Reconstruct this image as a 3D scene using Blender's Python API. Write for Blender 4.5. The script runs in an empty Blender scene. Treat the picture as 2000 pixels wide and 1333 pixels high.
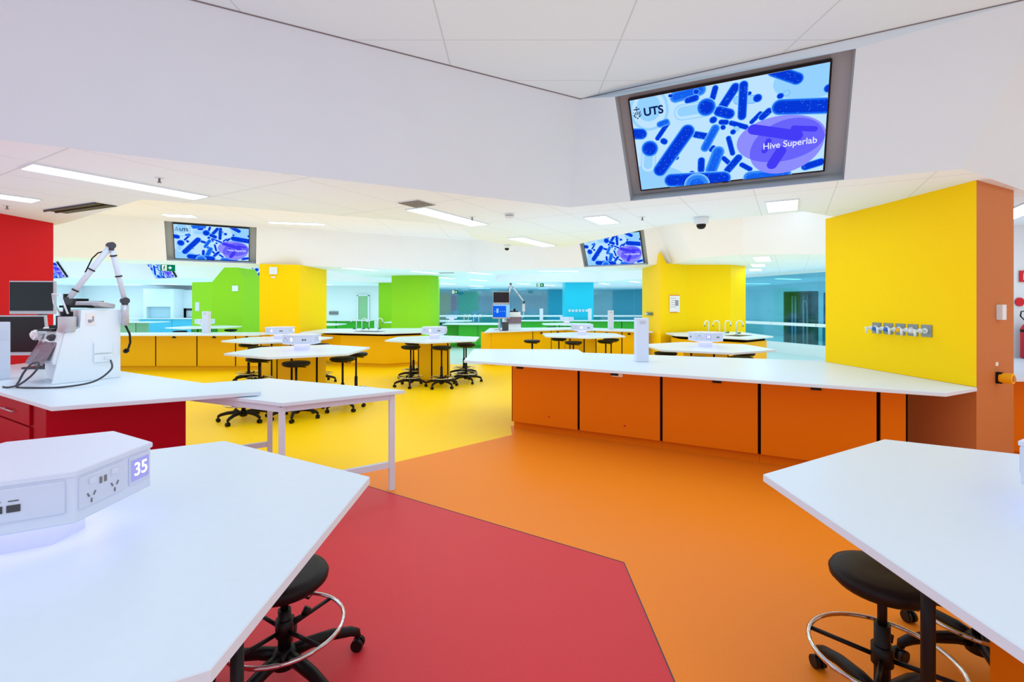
import bpy, bmesh, math, random
from mathutils import Vector, Matrix
from mathutils.geometry import tessellate_polygon
random.seed(7)
R = math.radians
sc = bpy.context.scene
COL = sc.collection

# ------------------------------------------------------------------ camera, world, exposure
cam_d = bpy.data.cameras.new('camera')
cam = bpy.data.objects.new('camera', cam_d); COL.objects.link(cam)
cam.location = (0, 0, 1.6)
cam.rotation_euler = (R(90), 0, 0)
cam_d.sensor_width = 36.0
cam_d.lens = 944.0 * 36.0 / 2000.0
cam_d.shift_y = -(666.5 - 596.0) / 2000.0
cam_d.clip_start = 0.05
cam_d.clip_end = 200
sc.camera = cam
wd = bpy.data.worlds.new('world'); sc.world = wd; wd.use_nodes = True
wd.node_tree.nodes['Background'].inputs[0].default_value = (0.9, 0.95, 1.0, 1)
wd.node_tree.nodes['Background'].inputs[1].default_value = 0.6
sc.view_settings.view_transform = 'Standard'
sc.view_settings.look = 'None'
sc.view_settings.gamma = 1.0
sc.view_settings.exposure = 0.0
sc.view_settings.use_curve_mapping = False
# added sourceless ambient fill of the renderer on top of the traced light
sc.cycles.use_fast_gi = True
sc.cycles.fast_gi_method = 'ADD'
wd.light_settings.ao_factor = 0.38
wd.light_settings.distance = 1.4
LAMP = 6.5            # brightness of the recessed luminaires

# ------------------------------------------------------------------ materials
def lin(c):
    c = c / 255.0
    return c / 12.92 if c <= 0.04045 else ((c + 0.055) / 1.055) ** 2.4
def rgb(r, g, b): return (lin(r), lin(g), lin(b), 1.0)

def mat(name, col, rough=0.5, metal=0.0, spec=0.5, speck=0.0, scale=60.0, bump=0.0, coat=0.0):
    m = bpy.data.materials.new(name); m.use_nodes = True
    nt = m.node_tree; b = nt.nodes['Principled BSDF']
    b.inputs['Roughness'].default_value = rough
    b.inputs['Metallic'].default_value = metal
    b.inputs['Specular IOR Level'].default_value = spec
    b.inputs['Coat Weight'].default_value = coat
    tc = nt.nodes.new('ShaderNodeTexCoord')
    nz = nt.nodes.new('ShaderNodeTexNoise'); nz.inputs['Scale'].default_value = scale
    nz.inputs['Detail'].default_value = 3
    nt.links.new(tc.outputs['Object'], nz.inputs['Vector'])
    mx = nt.nodes.new('ShaderNodeMix'); mx.data_type = 'RGBA'
    k = max(speck, 0.02)
    mx.inputs['A'].default_value = tuple(c * (1 - k) for c in col[:3]) + (1,)
    mx.inputs['B'].default_value = tuple(min(1, c * (1 + k)) for c in col[:3]) + (1,)
    nt.links.new(nz.outputs['Fac'], mx.inputs['Factor'])
    nt.links.new(mx.outputs['Result'], b.inputs['Base Color'])
    if bump:
        bp = nt.nodes.new('ShaderNodeBump'); bp.inputs['Strength'].default_value = bump
        bp.inputs['Distance'].default_value = 0.002
        nt.links.new(nz.outputs['Fac'], bp.inputs['Height']); nt.links.new(bp.outputs['Normal'], b.inputs['Normal'])
    return m

def emit(name, col, s=1.0):
    m = bpy.data.materials.new(name); m.use_nodes = True
    nt = m.node_tree; nt.nodes.clear()
    e = nt.nodes.new('ShaderNodeEmission'); e.inputs[0].default_value = col; e.inputs[1].default_value = s
    o = nt.nodes.new('ShaderNodeOutputMaterial'); nt.links.new(e.outputs[0], o.inputs[0])
    return m

def joint_mat(name, col, ang, sx, sy, px, py, line=0.012, dark=0.78):
    """white ceiling board with fine joints on a rectangular grid turned by ang"""
    m = bpy.data.materials.new(name); m.use_nodes = True
    nt = m.node_tree; b = nt.nodes['Principled BSDF']; b.inputs['Roughness'].default_value = 0.75
    b.inputs['Specular IOR Level'].default_value = 0.2
    tc = nt.nodes.new('ShaderNodeTexCoord')
    mp = nt.nodes.new('ShaderNodeMapping'); mp.inputs['Rotation'].default_value = (0, 0, -ang)
    nt.links.new(tc.outputs['Object'], mp.inputs['Vector'])
    sp = nt.nodes.new('ShaderNodeSeparateXYZ'); nt.links.new(mp.outputs[0], sp.inputs[0])
    def mask(out, period, phase, w):
        a = nt.nodes.new('ShaderNodeMath'); a.operation = 'SUBTRACT'; a.inputs[1].default_value = phase - period / 2
        nt.links.new(out, a.inputs[0])
        f = nt.nodes.new('ShaderNodeMath'); f.operation = 'FLOORED_MODULO'; f.inputs[1].default_value = period
        nt.links.new(a.outputs[0], f.inputs[0])
        s = nt.nodes.new('ShaderNodeMath'); s.operation = 'SUBTRACT'; s.inputs[1].default_value = period / 2
        nt.links.new(f.outputs[0], s.inputs[0])
        ab = nt.nodes.new('ShaderNodeMath'); ab.operation = 'ABSOLUTE'; nt.links.new(s.outputs[0], ab.inputs[0])
        l = nt.nodes.new('ShaderNodeMath'); l.operation = 'LESS_THAN'; l.inputs[1].default_value = w
        nt.links.new(ab.outputs[0], l.inputs[0]); return l.outputs[0]
    mxm = nt.nodes.new('ShaderNodeMath'); mxm.operation = 'MAXIMUM'
    nt.links.new(mask(sp.outputs[0], sx, px, line * .5), mxm.inputs[0])
    nt.links.new(mask(sp.outputs[1], sy, py, line * .35), mxm.inputs[1])
    mx = nt.nodes.new('ShaderNodeMix'); mx.data_type = 'RGBA'
    mx.inputs['A'].default_value = col
    mx.inputs['B'].default_value = tuple(c * dark for c in col[:3]) + (1,)
    nt.links.new(mxm.outputs[0], mx.inputs['Factor'])
    nt.links.new(mx.outputs['Result'], b.inputs['Base Color'])
    return m

def glass_mat(name, tint, gloss=0.12):
    m = bpy.data.materials.new(name); m.use_nodes = True
    nt = m.node_tree; nt.nodes.clear()
    t = nt.nodes.new('ShaderNodeBsdfTransparent'); t.inputs[0].default_value = tint
    g = nt.nodes.new('ShaderNodeBsdfGlossy'); g.inputs[0].default_value = (0.85, 1, 1, 1); g.inputs[1].default_value = 0.06
    nz = nt.nodes.new('ShaderNodeTexNoise'); nz.inputs['Scale'].default_value = 0.4
    mr = nt.nodes.new('ShaderNodeMapRange'); mr.inputs['To Min'].default_value = gloss * .8; mr.inputs['To Max'].default_value = gloss * 1.2
    nt.links.new(nz.outputs['Fac'], mr.inputs['Value'])
    x = nt.nodes.new('ShaderNodeMixShader'); nt.links.new(mr.outputs[0], x.inputs[0])
    nt.links.new(t.outputs[0], x.inputs[1]); nt.links.new(g.outputs[0], x.inputs[2])
    o = nt.nodes.new('ShaderNodeOutputMaterial'); nt.links.new(x.outputs[0], o.inputs[0])
    return m

M = {}
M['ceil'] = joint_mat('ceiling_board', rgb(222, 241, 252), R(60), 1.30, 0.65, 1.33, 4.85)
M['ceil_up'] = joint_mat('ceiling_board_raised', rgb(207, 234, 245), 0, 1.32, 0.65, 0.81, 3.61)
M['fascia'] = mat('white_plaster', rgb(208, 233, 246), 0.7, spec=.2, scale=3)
M['fascia_bounce'] = mat('white_plaster_bounce_tint', rgb(231, 236, 244), 0.7, spec=.2, scale=3)  # same plaster as the near bulkhead, tinted to offset floor colour bounce
M['console'] = mat('glossy_white_console', rgb(228, 242, 250), 0.3, spec=.4)
M['ceil_up_bounce'] = joint_mat('ceiling_board_raised_bounce_tint', rgb(234, 235, 244), 0, 1.32, 0.65, 0.81, 3.61)  # same raised board, its tint shifted against light bounced off the floor
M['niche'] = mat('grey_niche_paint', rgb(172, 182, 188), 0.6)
M['white'] = mat('white_paint', rgb(218, 234, 242), 0.5)
M['top'] = mat('white_laminate', rgb(210, 228, 242), 0.34, spec=.3, speck=.02, scale=30)
M['steelwhite'] = mat('white_powder_coat', rgb(208, 220, 236), 0.4)
M['hub'] = mat('white_plastic', rgb(212, 224, 246), 0.35)
M['plate'] = mat('pale_grey_plastic', rgb(206, 218, 242), 0.35)
M['fl_yellow'] = mat('yellow_vinyl', rgb(252, 208, 0), 0.45, spec=.3, speck=.06, scale=90)
M['fl_orange'] = mat('orange_vinyl', rgb(234, 132, 24), 0.45, spec=.35, speck=.09, scale=110)
M['fl_red'] = mat('red_vinyl', rgb(204, 54, 62), 0.5, spec=.4, speck=.16, scale=120)
M['fl_pale'] = mat('pale_aqua_vinyl', rgb(196, 222, 220), 0.35, speck=.05, scale=90)
M['yellow'] = mat('yellow_wall_paint', rgb(250, 210, 0), 0.55, spec=.15)
M['yellow_lam'] = mat('golden_yellow_laminate', rgb(238, 186, 0), 0.45, spec=.2)
M['orange'] = mat('orange_laminate', rgb(222, 114, 0), 0.45, spec=.2)
M['orange_wall'] = mat('burnt_orange_paint', rgb(190, 118, 66), 0.6, spec=.2)
M['red'] = mat('red_wall_paint', rgb(204, 26, 34), 0.55, spec=.15)
M['red_lam'] = mat('crimson_laminate', rgb(166, 2, 26), 0.45, spec=.2)
M['lime'] = mat('lime_green_paint', rgb(140, 208, 36), 0.55, spec=.2)
M['green'] = mat('green_laminate', rgb(48, 176, 44), 0.42)
M['sage'] = mat('sage_laminate', rgb(140, 192, 150), 0.42)
M['cyan'] = mat('cyan_paint', rgb(0, 200, 232), 0.35, spec=.5)
M['blue_lam'] = mat('sky_blue_laminate', rgb(76, 190, 228), 0.42)
M['black'] = mat('black_plastic', rgb(9, 9, 11), 0.45, spec=.35)
M['vinyl'] = mat('black_upholstery', rgb(11, 11, 13), 0.5, spec=.35, bump=.2, scale=200)
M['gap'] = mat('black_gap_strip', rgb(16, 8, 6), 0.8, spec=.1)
M['chrome'] = mat('chrome', rgb(215, 215, 218), 0.08, metal=1)
M['steel'] = mat('brushed_steel', rgb(170, 174, 176), 0.35, metal=1)
M['plate_steel'] = mat('grey_steel_plate', rgb(150, 158, 160), 0.4, metal=.6)
M['grey'] = mat('mid_grey_plastic', rgb(120, 122, 128), 0.5)
M['darkgrey'] = mat('dark_grey_plastic', rgb(62, 66, 74), 0.5)
M['silver'] = mat('silver_plastic', rgb(196, 198, 206), 0.35, metal=.3)
M['screen_off'] = mat('dark_screen', rgb(22, 14, 22), 0.22, spec=.5)
M['bag'] = mat('crinkled_plastic_bag', rgb(118, 104, 118), 0.3, speck=.5, scale=40, bump=1.0)
M['clear'] = mat('clear_crinkled_plastic', rgb(222, 228, 236), 0.15, speck=.2, scale=50, bump=1.0)
M['sig_red'] = mat('signal_red', rgb(206, 16, 36), 0.35)
M['sig_yellow'] = mat('signal_yellow', rgb(238, 176, 10), 0.4)
M['sig_blue'] = mat('signal_blue', rgb(10, 96, 190), 0.3)
M['tap_green'] = mat('tap_green', rgb(0, 120, 70), 0.4)
M['paper'] = mat('printed_paper', rgb(236, 232, 232), 0.7)
M['ink'] = mat('grey_ink', rgb(150, 150, 165), 0.8)
M['teal_wall'] = mat('teal_room_paint', rgb(96, 168, 186), 0.6)
M['teal_dark'] = mat('dark_teal_panel', rgb(24, 104, 136), 0.5)
M['glass_r'] = glass_mat('teal_tinted_glass', (0.42, 0.72, 0.80, 1), .08)
M['glass_f'] = glass_mat('smoky_teal_glass', (0.52, 0.76, 0.84, 1), .14)
M['hood_glass'] = mat('pale_blue_sash', rgb(176, 212, 226), 0.2)
M['lamp'] = emit('luminaire_white', (0.66, 0.90, 1.18, 1), LAMP)
M['lamp_cool'] = emit('luminaire_cool', (0.50, 1.0, 1.08, 1), LAMP * 1.3)
M['glow'] = emit('violet_underglow', (0.68, 0.57, 1.0, 1), 2.6)
M['digit'] = emit('digit_white', (1, 1, 1, 1), 2.2)
M['disp'] = emit('display_violet', rgb(172, 174, 250), 0.9)
M['disp_w'] = emit('display_white', (0.93, 0.95, 1, 1), 1.5)
M['exit_g'] = emit('exit_green', rgb(0, 132, 92), 0.9)
M['exit_w'] = emit('exit_white', (0.95, 1, 0.97, 1), 1.1)
M['sb'] = emit('screen_pale_blue', rgb(190, 228, 255), 1)
M['sb2'] = emit('screen_sky_blue', rgb(150, 210, 255), 1)
M['sr'] = emit('screen_rim_blue', rgb(84, 164, 255), 1)
M['sm'] = emit('screen_mid_blue', rgb(20, 98, 240), 1)
M['sd'] = emit('screen_deep_blue', rgb(6, 56, 216), 1)
M['smm'] = emit('screen_medium_blue', rgb(48, 132, 246), 1)
M['sv'] = emit('screen_violet', rgb(142, 142, 255), 1)
M['sv2'] = emit('screen_violet_overlap', rgb(104, 100, 252), 1)
M['sv3'] = emit('screen_violet_dark', rgb(68, 60, 246), 1)
M['navy'] = emit('screen_navy_text', rgb(8, 34, 92), 1)
M['stext'] = emit('screen_white_text', rgb(236, 240, 255), 1)

# ------------------------------------------------------------------ mesh helpers
def B(): return bmesh.new()
def box(bm, c, s, rz=0.0, mi=0, rx=0.0):
    mtx = Matrix.Translation(c) @ Matrix.Rotation(rz, 4, 'Z') @ Matrix.Rotation(rx, 4, 'X')
    vs = [bm.verts.new(mtx @ Vector((x * s[0] / 2, y * s[1] / 2, z * s[2] / 2))) for x in (-1, 1) for y in (-1, 1) for z in (-1, 1)]
    for f in ((0, 1, 3, 2), (4, 6, 7, 5), (0, 4, 5, 1), (2, 3, 7, 6), (0, 2, 6, 4), (1, 5, 7, 3)):
        bm.faces.new([vs[i] for i in f]).material_index = mi
    return bm
def area2(pts): return sum(a[0] * b[1] - b[0] * a[1] for a, b in zip(pts, pts[1:] + pts[:1])) / 2
def prism(bm, pts, z0, z1, mi=0, ch=0.0):
    """vertical prism over a plan polygon; ch chamfers the top and bottom edge"""
    pts = [tuple(p[:2]) for p in pts]
    if area2(pts) < 0: pts = pts[::-1]
    rings = [(pts, z0), (pts, z1)]
    if ch:
        ins = inset(pts, ch)
        rings = [(ins, z0), (pts, z0 + ch), (pts, z1 - ch), (ins, z1)]
    vr = [[bm.verts.new((x, y, z)) for x, y in p] for p, z in rings]
    n = len(pts)
    for a, b in zip(vr, vr[1:]):
        for i in range(n):
            bm.faces.new((a[i], a[(i + 1) % n], b[(i + 1) % n], b[i])).material_index = mi
    bm.faces.new(vr[-1]).material_index = mi
    bm.faces.new(vr[0][::-1]).material_index = mi
    return bm
def inset(pts, d):
    pts = list(pts)
    if area2(pts) < 0: pts = pts[::-1]
    out = []; n = len(pts)
    ds = d if isinstance(d, (list, tuple)) else [d] * n
    for i in range(n):
        p0, p1, p2 = Vector(pts[i - 1]), Vector(pts[i]), Vector(pts[(i + 1) % n])
        a = (p1 - p0).normalized(); b = (p2 - p1).normalized()
        na = Vector((-a.y, a.x)); nb = Vector((-b.y, b.x))
        cr = a.x * b.y - a.y * b.x
        q1 = p0 + na * ds[i - 1]; q2 = p1 + nb * ds[i]
        if abs(cr) < 1e-4: out.append(tuple(p1 + na * ds[i - 1])); continue
        t = ((q2 - q1).x * b.y - (q2 - q1).y * b.x) / cr
        out.append(tuple(q1 + a * t))
    return out
def rod(bm, p0, p1, r0, r1=None, n=12, mi=0, smooth=True):
    r1 = r0 if r1 is None else r1
    p0, p1 = Vector(p0), Vector(p1); d = (p1 - p0).normalized()
    q = d.to_track_quat('Z', 'Y')
    a = [bm.verts.new(p0 + q @ Vector((r0 * math.cos(2 * math.pi * i / n), r0 * math.sin(2 * math.pi * i / n), 0))) for i in range(n)]
    b = [bm.verts.new(p1 + q @ Vector((r1 * math.cos(2 * math.pi * i / n), r1 * math.sin(2 * math.pi * i / n), 0))) for i in range(n)]
    for i in range(n):
        f = bm.faces.new((a[i], a[(i + 1) % n], b[(i + 1) % n], b[i])); f.material_index = mi; f.smooth = smooth
    bm.faces.new(a[::-1]).material_index = mi; bm.faces.new(b).material_index = mi
    return bm
def tube(bm, pts, r, n=8, closed=False, mi=0):
    pts = [Vector(p) for p in pts]; N = len(pts); rr = r if isinstance(r, (list, tuple)) else [r] * N
    rings = []; prev = None
    for i, p in enumerate(pts):
        if closed: d = pts[(i + 1) % N] - pts[i - 1]
        else: d = pts[min(i + 1, N - 1)] - pts[max(i - 1, 0)]
        d.normalize()
        if prev is None:
            u = d.orthogonal().normalized()
        else:
            u = prev - d * prev.dot(d)
            u = u.normalized() if u.length > 1e-6 else d.orthogonal().normalized()
        prev = u; v = d.cross(u)
        rings.append([bm.verts.new(p + (u * math.cos(2 * math.pi * k / n) + v * math.sin(2 * math.pi * k / n)) * rr[i]) for k in range(n)])
    for i in range(N if closed else N - 1):
        a, b = rings[i], rings[(i + 1) % N]
        off = 0
        if closed and i == N - 1:
            off = min(range(n), key=lambda o: sum((a[k].co - b[(k + o) % n].co).length for k in range(n)))
        for k in range(n):
            f = bm.faces.new((a[k], a[(k + 1) % n], b[(k + 1 + off) % n], b[(k + off) % n])); f.smooth = True; f.material_index = mi
    if not closed:
        bm.faces.new(rings[0][::-1]).material_index = mi; bm.faces.new(rings[-1]).material_index = mi
    return bm
def lathe(bm, prof, n=24, c=(0, 0, 0), mi=0):
    rings = [[bm.verts.new((c[0] + r * math.cos(2 * math.pi * i / n), c[1] + r * math.sin(2 * math.pi * i / n), c[2] + z)) for i in range(n)] for r, z in prof]
    for a, b in zip(rings, rings[1:]):
        for i in range(n):
            f = bm.faces.new((a[i], a[(i + 1) % n], b[(i + 1) % n], b[i])); f.smooth = True; f.material_index = mi
    bm.faces.new(rings[0][::-1]).material_index = mi; bm.faces.new(rings[-1]).material_index = mi
    return bm
def extrude_profile(bm, prof, x0, x1, mi=0):
    """profile in (y,z), run from x0 to x1"""
    a = [bm.verts.new((x0, y, z)) for y, z in prof]; b = [bm.verts.new((x1, y, z)) for y, z in prof]; n = len(prof)
    for i in range(n): bm.faces.new((a[i], a[(i + 1) % n], b[(i + 1) % n], b[i])).material_index = mi
    bm.faces.new(a[::-1]).material_index = mi; bm.faces.new(b).material_index = mi
    return bm
def obj(name, bm, mats, parent=None, loc=None, rz=0.0, bevel=0.0, label=None):
    bmesh.ops.recalc_face_normals(bm, faces=bm.faces)
    me = bpy.data.meshes.new(name); bm.to_mesh(me); bm.free()
    for m in (mats if isinstance(mats, (list, tuple)) else [mats]): me.materials.append(M[m] if isinstance(m, str) else m)
    o = bpy.data.objects.new(name, me); COL.objects.link(o)
    if parent: o.parent = parent
    if loc: o.location = loc
    if rz: o.rotation_euler = (0, 0, rz)
    if bevel:
        md = o.modifiers.new('bevel', 'BEVEL'); md.width = bevel; md.segments = 2; md.limit_method = 'ANGLE'
    if label: o['label'] = label
    return o
def tag(o, label, cat, group=None):
    o['label'] = label; o['category'] = cat
    if group: o['group'] = group
    return o
def thing(name, label, cat, loc=(0, 0, 0), rz=0.0, group=None):
    o = bpy.data.objects.new(name, None); COL.objects.link(o)
    o.location = loc; o.rotation_euler = (0, 0, rz); o.empty_display_size = .2
    return tag(o, label, cat, group)
def struct(name, bm, mats, bevel=0.0):
    o = obj(name, bm, mats, bevel=bevel); o['kind'] = 'structure'; return o
KIDS = {}
def kids(o):
    return [c for c in bpy.data.objects if c.parent == o]
def dup(root, loc, rz, label, group=None):
    if root.name not in KIDS: KIDS[root.name] = [(c, kids(c)) for c in kids(root)]
    r = root.copy(); COL.objects.link(r); r.location = loc; r.rotation_euler = (0, 0, rz); r['label'] = label
    if group: r['group'] = group
    for c, gs in KIDS[root.name]:
        d = c.copy(); COL.objects.link(d); d.parent = r
        for g in gs:
            e = g.copy(); COL.objects.link(e); e.parent = d
    return r
def text_mesh(body, size, mats, name, parent, mtx, offset=0.0, extrude=0.0, sx=1.0):
    cu = bpy.data.curves.new('t', 'FONT'); cu.body = body; cu.size = size; cu.offset = offset; cu.extrude = extrude
    cu.align_x = 'CENTER'; cu.align_y = 'CENTER'
    t = bpy.data.objects.new('t', cu); COL.objects.link(t)
    me = bpy.data.meshes.new_from_object(t)
    bpy.data.objects.remove(t); bpy.data.curves.remove(cu)
    me.transform(mtx @ Matrix.Diagonal((sx, 1, 1, 1)))
    me.materials.clear(); me.materials.append(M[mats])
    o = bpy.data.objects.new(name, me); me.name = name; COL.objects.link(o); o.parent = parent
    return o
def frame_mtx(o, x, y):
    """matrix with local x,y axes given, z = x cross y"""
    x = Vector(x).normalized(); y = Vector(y).normalized(); z = x.cross(y)
    m = Matrix((x, y, z)).transposed().to_4x4(); m.translation = Vector(o); return m

# ------------------------------------------------------------------ room shell
ZL, ZU = 2.66, 3.58
floor_polys = {
    'fl_red': [(0.695, 3.0), (0.652, -5.2), (-9, -5.2), (-9, 7.5), (-6.0, 6.3), (-1.647, 4.507)],
    'fl_orange': [(0.695, 3.0), (-1.647, 4.507), (0.0, 5.946), (-0.02, 6.4), (4.9, 7.2), (14, 7.2), (14, -5.2), (0.652, -5.2)],
    'fl_yellow': [(-1.647, 4.507), (-6.0, 6.3), (-9, 7.5), (-14, 11.4), (-14, 13.0), (-0.6, 13.0), (3.9, 13.2), (6.6, 11.4), (7.2, 7.2), (4.9, 7.2), (-0.02, 6.4), (0.0, 5.946)],
    'fl_pale': [(-24, 33), (14, 33), (14, 7.2), (7.2, 7.2), (6.6, 11.4), (3.9, 13.2), (-0.6, 13.0), (-14, 13.0), (-14, 11.4), (-9, 7.5), (-9, -5.2), (-24, -5.2)],
}
bm = B()
mats = []
for i, (k, p) in enumerate(floor_polys.items()):
    mats.append(k)
    if area2(p) < 0: p = p[::-1]
    vs = [bm.verts.new((x, y, 0)) for x, y in p]
    for tri in tessellate_polygon([[Vector((x, y, 0)) for x, y in p]]):
        bm.faces.new([vs[k] for k in tri]).material_index = i
for f in bm.faces:
    f.normal_update()
    if f.normal.z < 0: f.normal_flip()
me = bpy.data.meshes.new('floor'); bm.to_mesh(me); bm.free()
for k in mats: me.materials.append(M[k])
o = bpy.data.objects.new('floor', me); COL.objects.link(o); o['kind'] = 'structure'
bm = B()   # thin dark weld between the red and the orange vinyl
for a, b in (((0.652, -5.2), (0.695, 3.0)), ((0.695, 3.0), (-1.647, 4.507))):
    a, b = Vector(a), Vector(b); m = (a + b) / 2; d = b - a
    box(bm, (m.x, m.y, 0.0008), (d.length, 0.006, 0.0012), math.atan2(d.y, d.x))
struct('trim_1', bm, 'darkgrey')

OP1 = [(-4.02, -3.6), (9, -3.6), (9, 6.93), (3.5, 3.76), (0.62, 5.25), (-4.02, 2.70)]
OP1U = [(-3.98, -3.6), (9, -3.6), (9, 6.27), (3.44, 3.06), (0.66, 4.64), (-3.98, 2.08)]
OP2 = [(-10.5, 9.0), (-5.7, 6.2), (-3.72, 4.85), (-0.68, 6.45), (-0.63, 7.7), (-0.05, 8.6), (0.95, 8.9), (2.0, 6.45), (3.3, 5.47),
       (8.0, 8.2), (8.0, 10.1), (4.82, 10.1), (4.15, 11.0), (4.1, 12.4), (-1.26, 15.5), (-10.5, 10.3)]
OP3 = [(-16, 8.7), (-5.6, 14.7), (-5.5, 22.5), (-9.0, 21.2), (-12.9, 18.95), (-14.9, 20.1), (-17.2, 18.95), (-19.2, 20.1), (-21, 19), (-21, 10.0)]
OP4 = [(-0.6, 17.0), (4.2, 14.6), (5.4, 19.5), (3.9, 22.0), (-0.8, 22.0)]
def ins2(p, skip=()):
    if area2(p) < 0: p = p[::-1]
    return inset(p, 0.5)
openings = [(OP1, OP1U), (OP2, None), (OP3, None), (OP4, None)]
bm = B()
edges = []
def loop(pts, z):
    vs = [bm.verts.new((x, y, z)) for x, y in pts]
    for a, b in zip(vs, vs[1:] + vs[:1]): edges.append(bm.edges.new((a, b)))
loop([(-24, -5.2), (14, -5.2), (14, 33), (-24, 33)], ZL)
for p, _ in openings: loop(p, ZL)
bmesh.ops.triangle_fill(bm, use_beauty=True, edges=edges)
for f in bm.faces:
    f.normal_update()
    if f.normal.z > 0: f.normal_flip()
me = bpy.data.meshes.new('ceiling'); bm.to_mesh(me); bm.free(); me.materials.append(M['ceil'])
o = bpy.data.objects.new('ceiling', me); COL.objects.link(o); o['kind'] = 'structure'

def facet_frame(p, q, u, v):
    """frame of a sloping fascia facet: bottom edge p->q at ZL, top edge u->v at ZU"""
    P, Q, U = Vector((*p, ZL)), Vector((*q, ZL)), Vector((*u, ZU))
    x = (Q - P).normalized()
    up = U - P; y = (up - x * up.dot(x)).normalized()
    return P, x, y
niches = {}
def fascia(name, low, up, holes):
    """holes: {edge_index: (x0,x1,y0,y1,depth,key)} rectangular recesses in the facet plane"""
    bm = B(); n = len(low)
    for i in range(n):
        p, q, u, v = low[i], low[(i + 1) % n], up[i], up[(i + 1) % n]
        if (Vector(p) - Vector(q)).length < 1e-3: continue
        P, x, y = facet_frame(p, q, u, v)
        c = [Vector((*p, ZL)), Vector((*q, ZL)), Vector((*v, ZU)), Vector((*u, ZU))]
        if i not in holes:
            bm.faces.new([bm.verts.new(a) for a in c]); continue
        x0, x1, y0, y1, dep, key, tx, ty = holes[i]
        nrm = x.cross(y)
        vo = [bm.verts.new(a) for a in c]
        vi = [bm.verts.new(P + x * a + y * b) for a, b in ((x0, y0), (x1, y0), (x1, y1), (x0, y1))]
        es = [bm.edges.new((vo[k], vo[(k + 1) % 4])) for k in range(4)] + [bm.edges.new((vi[k], vi[(k + 1) % 4])) for k in range(4)]
        bmesh.ops.triangle_fill(bm, use_beauty=True, edges=es)
        niches[key] = (P, x, y, nrm, x0, x1, y0, y1, dep, tx, ty)
    return struct(name, bm, 'fascia' if name == 'wall_bulkhead' else 'fascia_bounce')
ups = {}
all_up = []
for k, (low, up) in enumerate(openings):
    if area2(low) < 0: low = low[::-1]; up = up[::-1] if up else None
    if up is None: up = inset(low, 0.5)
    holes = {}
    for i in range(len(low)):
        p, q = low[i], low[(i + 1) % len(low)]
        L = (Vector(p) - Vector(q)).length
        # facets are walked counter-clockwise, so x runs right-to-left as seen from inside
        if k == 0 and p == (3.5, 3.76): holes[i] = (0.762, 2.575, 0.006, 1.03, 0.16, 'main', 1.69, .513)
        if k == 1 and p == (4.1, 12.4): holes[i] = (0.597, 2.39, 0.006, .97, 0.16, 'right', 1.525, .45)
        if k == 1 and p == (-1.26, 15.5): holes[i] = (6.143, 8.03, 0.006, 1.00, 0.16, 'left', 7.09, .47)
    fascia('wall_bulkhead' if k == 0 else 'wall_bulkhead_%s' % ['near', 'middle', 'far', 'end'][k], low, up, holes)
    bm = B()
    f = bm.faces.new([bm.verts.new((x, y, ZU)) for x, y in up]); bmesh.ops.triangulate(bm, faces=[f])
    for f in bm.faces:
        f.normal_update()
        if f.normal.z > 0: f.normal_flip()
    me = bpy.data.meshes.new('ceiling_raised'); bm.to_mesh(me); bm.free(); me.materials.append(M['ceil_up' if k == 0 else 'ceil_up_bounce'])
    o = bpy.data.objects.new('ceiling_raised' if k == 0 else 'ceiling_raised_%s' % ['near', 'middle', 'far', 'end'][k], me); COL.objects.link(o); o['kind'] = 'structure'
# dark shadow gap where the near bulkhead meets the raised ceiling
bm = B()
for a, b in (((-3.98, 2.08), (0.66, 4.64)), ((0.66, 4.64), (3.44, 3.06))):
    a, b = Vector(a), Vector(b); m = (a + b) / 2; d = b - a
    box(bm, (m.x, m.y, ZU - 0.003), (d.length, 0.012, 0.006), math.atan2(d.y, d.x))
struct('trim_2', bm, 'grey')
# the recesses the screens sit in
for key, (P, x, y, nrm, x0, x1, y0, y1, dep, tx, ty) in niches.items():
    bm = B()
    # recess goes away from the room side
    mid = P + x * (x0 + x1) / 2 + y * (y0 + y1) / 2
    s = 1 if nrm.dot(Vector((0, 0, 1.6)) - mid) < 0 else -1     # nrm direction pointing away from the viewer
    away = nrm * s
    def pt(a, b, d): return P + x * a + y * b + away * d
    f = [(x0, y0), (x1, y0), (x1, y1), (x0, y1)]
    va = [bm.verts.new(pt(a, b, 0)) for a, b in f]; vb = [bm.verts.new(pt(a, b, dep)) for a, b in f]
    for i in range(4): bm.faces.new((va[i], va[(i + 1) % 4], vb[(i + 1) % 4], vb[i]))
    bm.faces.new(vb)
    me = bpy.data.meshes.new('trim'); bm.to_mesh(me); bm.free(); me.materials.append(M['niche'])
    o = bpy.data.objects.new('trim_%d' % {'main': 3, 'left': 4, 'right': 5}[key], me); COL.objects.link(o); o['kind'] = 'structure'
    niches[key] = (P + x * tx + y * ty, x, y, away, dep)

def wall(name, pts, z0, z1, m='white'):
    bm = B(); prism(bm, pts, z0, z1); return struct(name, bm, m)
def wall_line(name, a, b, t=0.12, z0=0.0, z1=ZL, m='white'):
    a, b = Vector(a), Vector(b); d = (b - a).normalized(); n = Vector((-d.y, d.x)) * t
    return wall(name, [a, b, b + n, a + n], z0, z1, m)
wall_line('wall_back', (14, -5.2), (-24, -5.2), -0.12, 0, ZU, 'white')
wall_line('wall_left', (-24, -5.2), (-24, 33), 0.12)
wall_line('wall_right', (14, 33), (14, -5.2), 0.12)
wall_line('wall_far', (-24, 33), (14, 33), 0.12, m='teal_wall')
wall_line('wall_end', (-24, 27.0), (-5.4, 27.0), 0.12)
wall_line('wall_return', (-5.4, 27.0), (-5.4, 33), 0.12)
wall_line('wall_corridor', (4.80, 6.42), (14, 6.42), 0.12)

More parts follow.
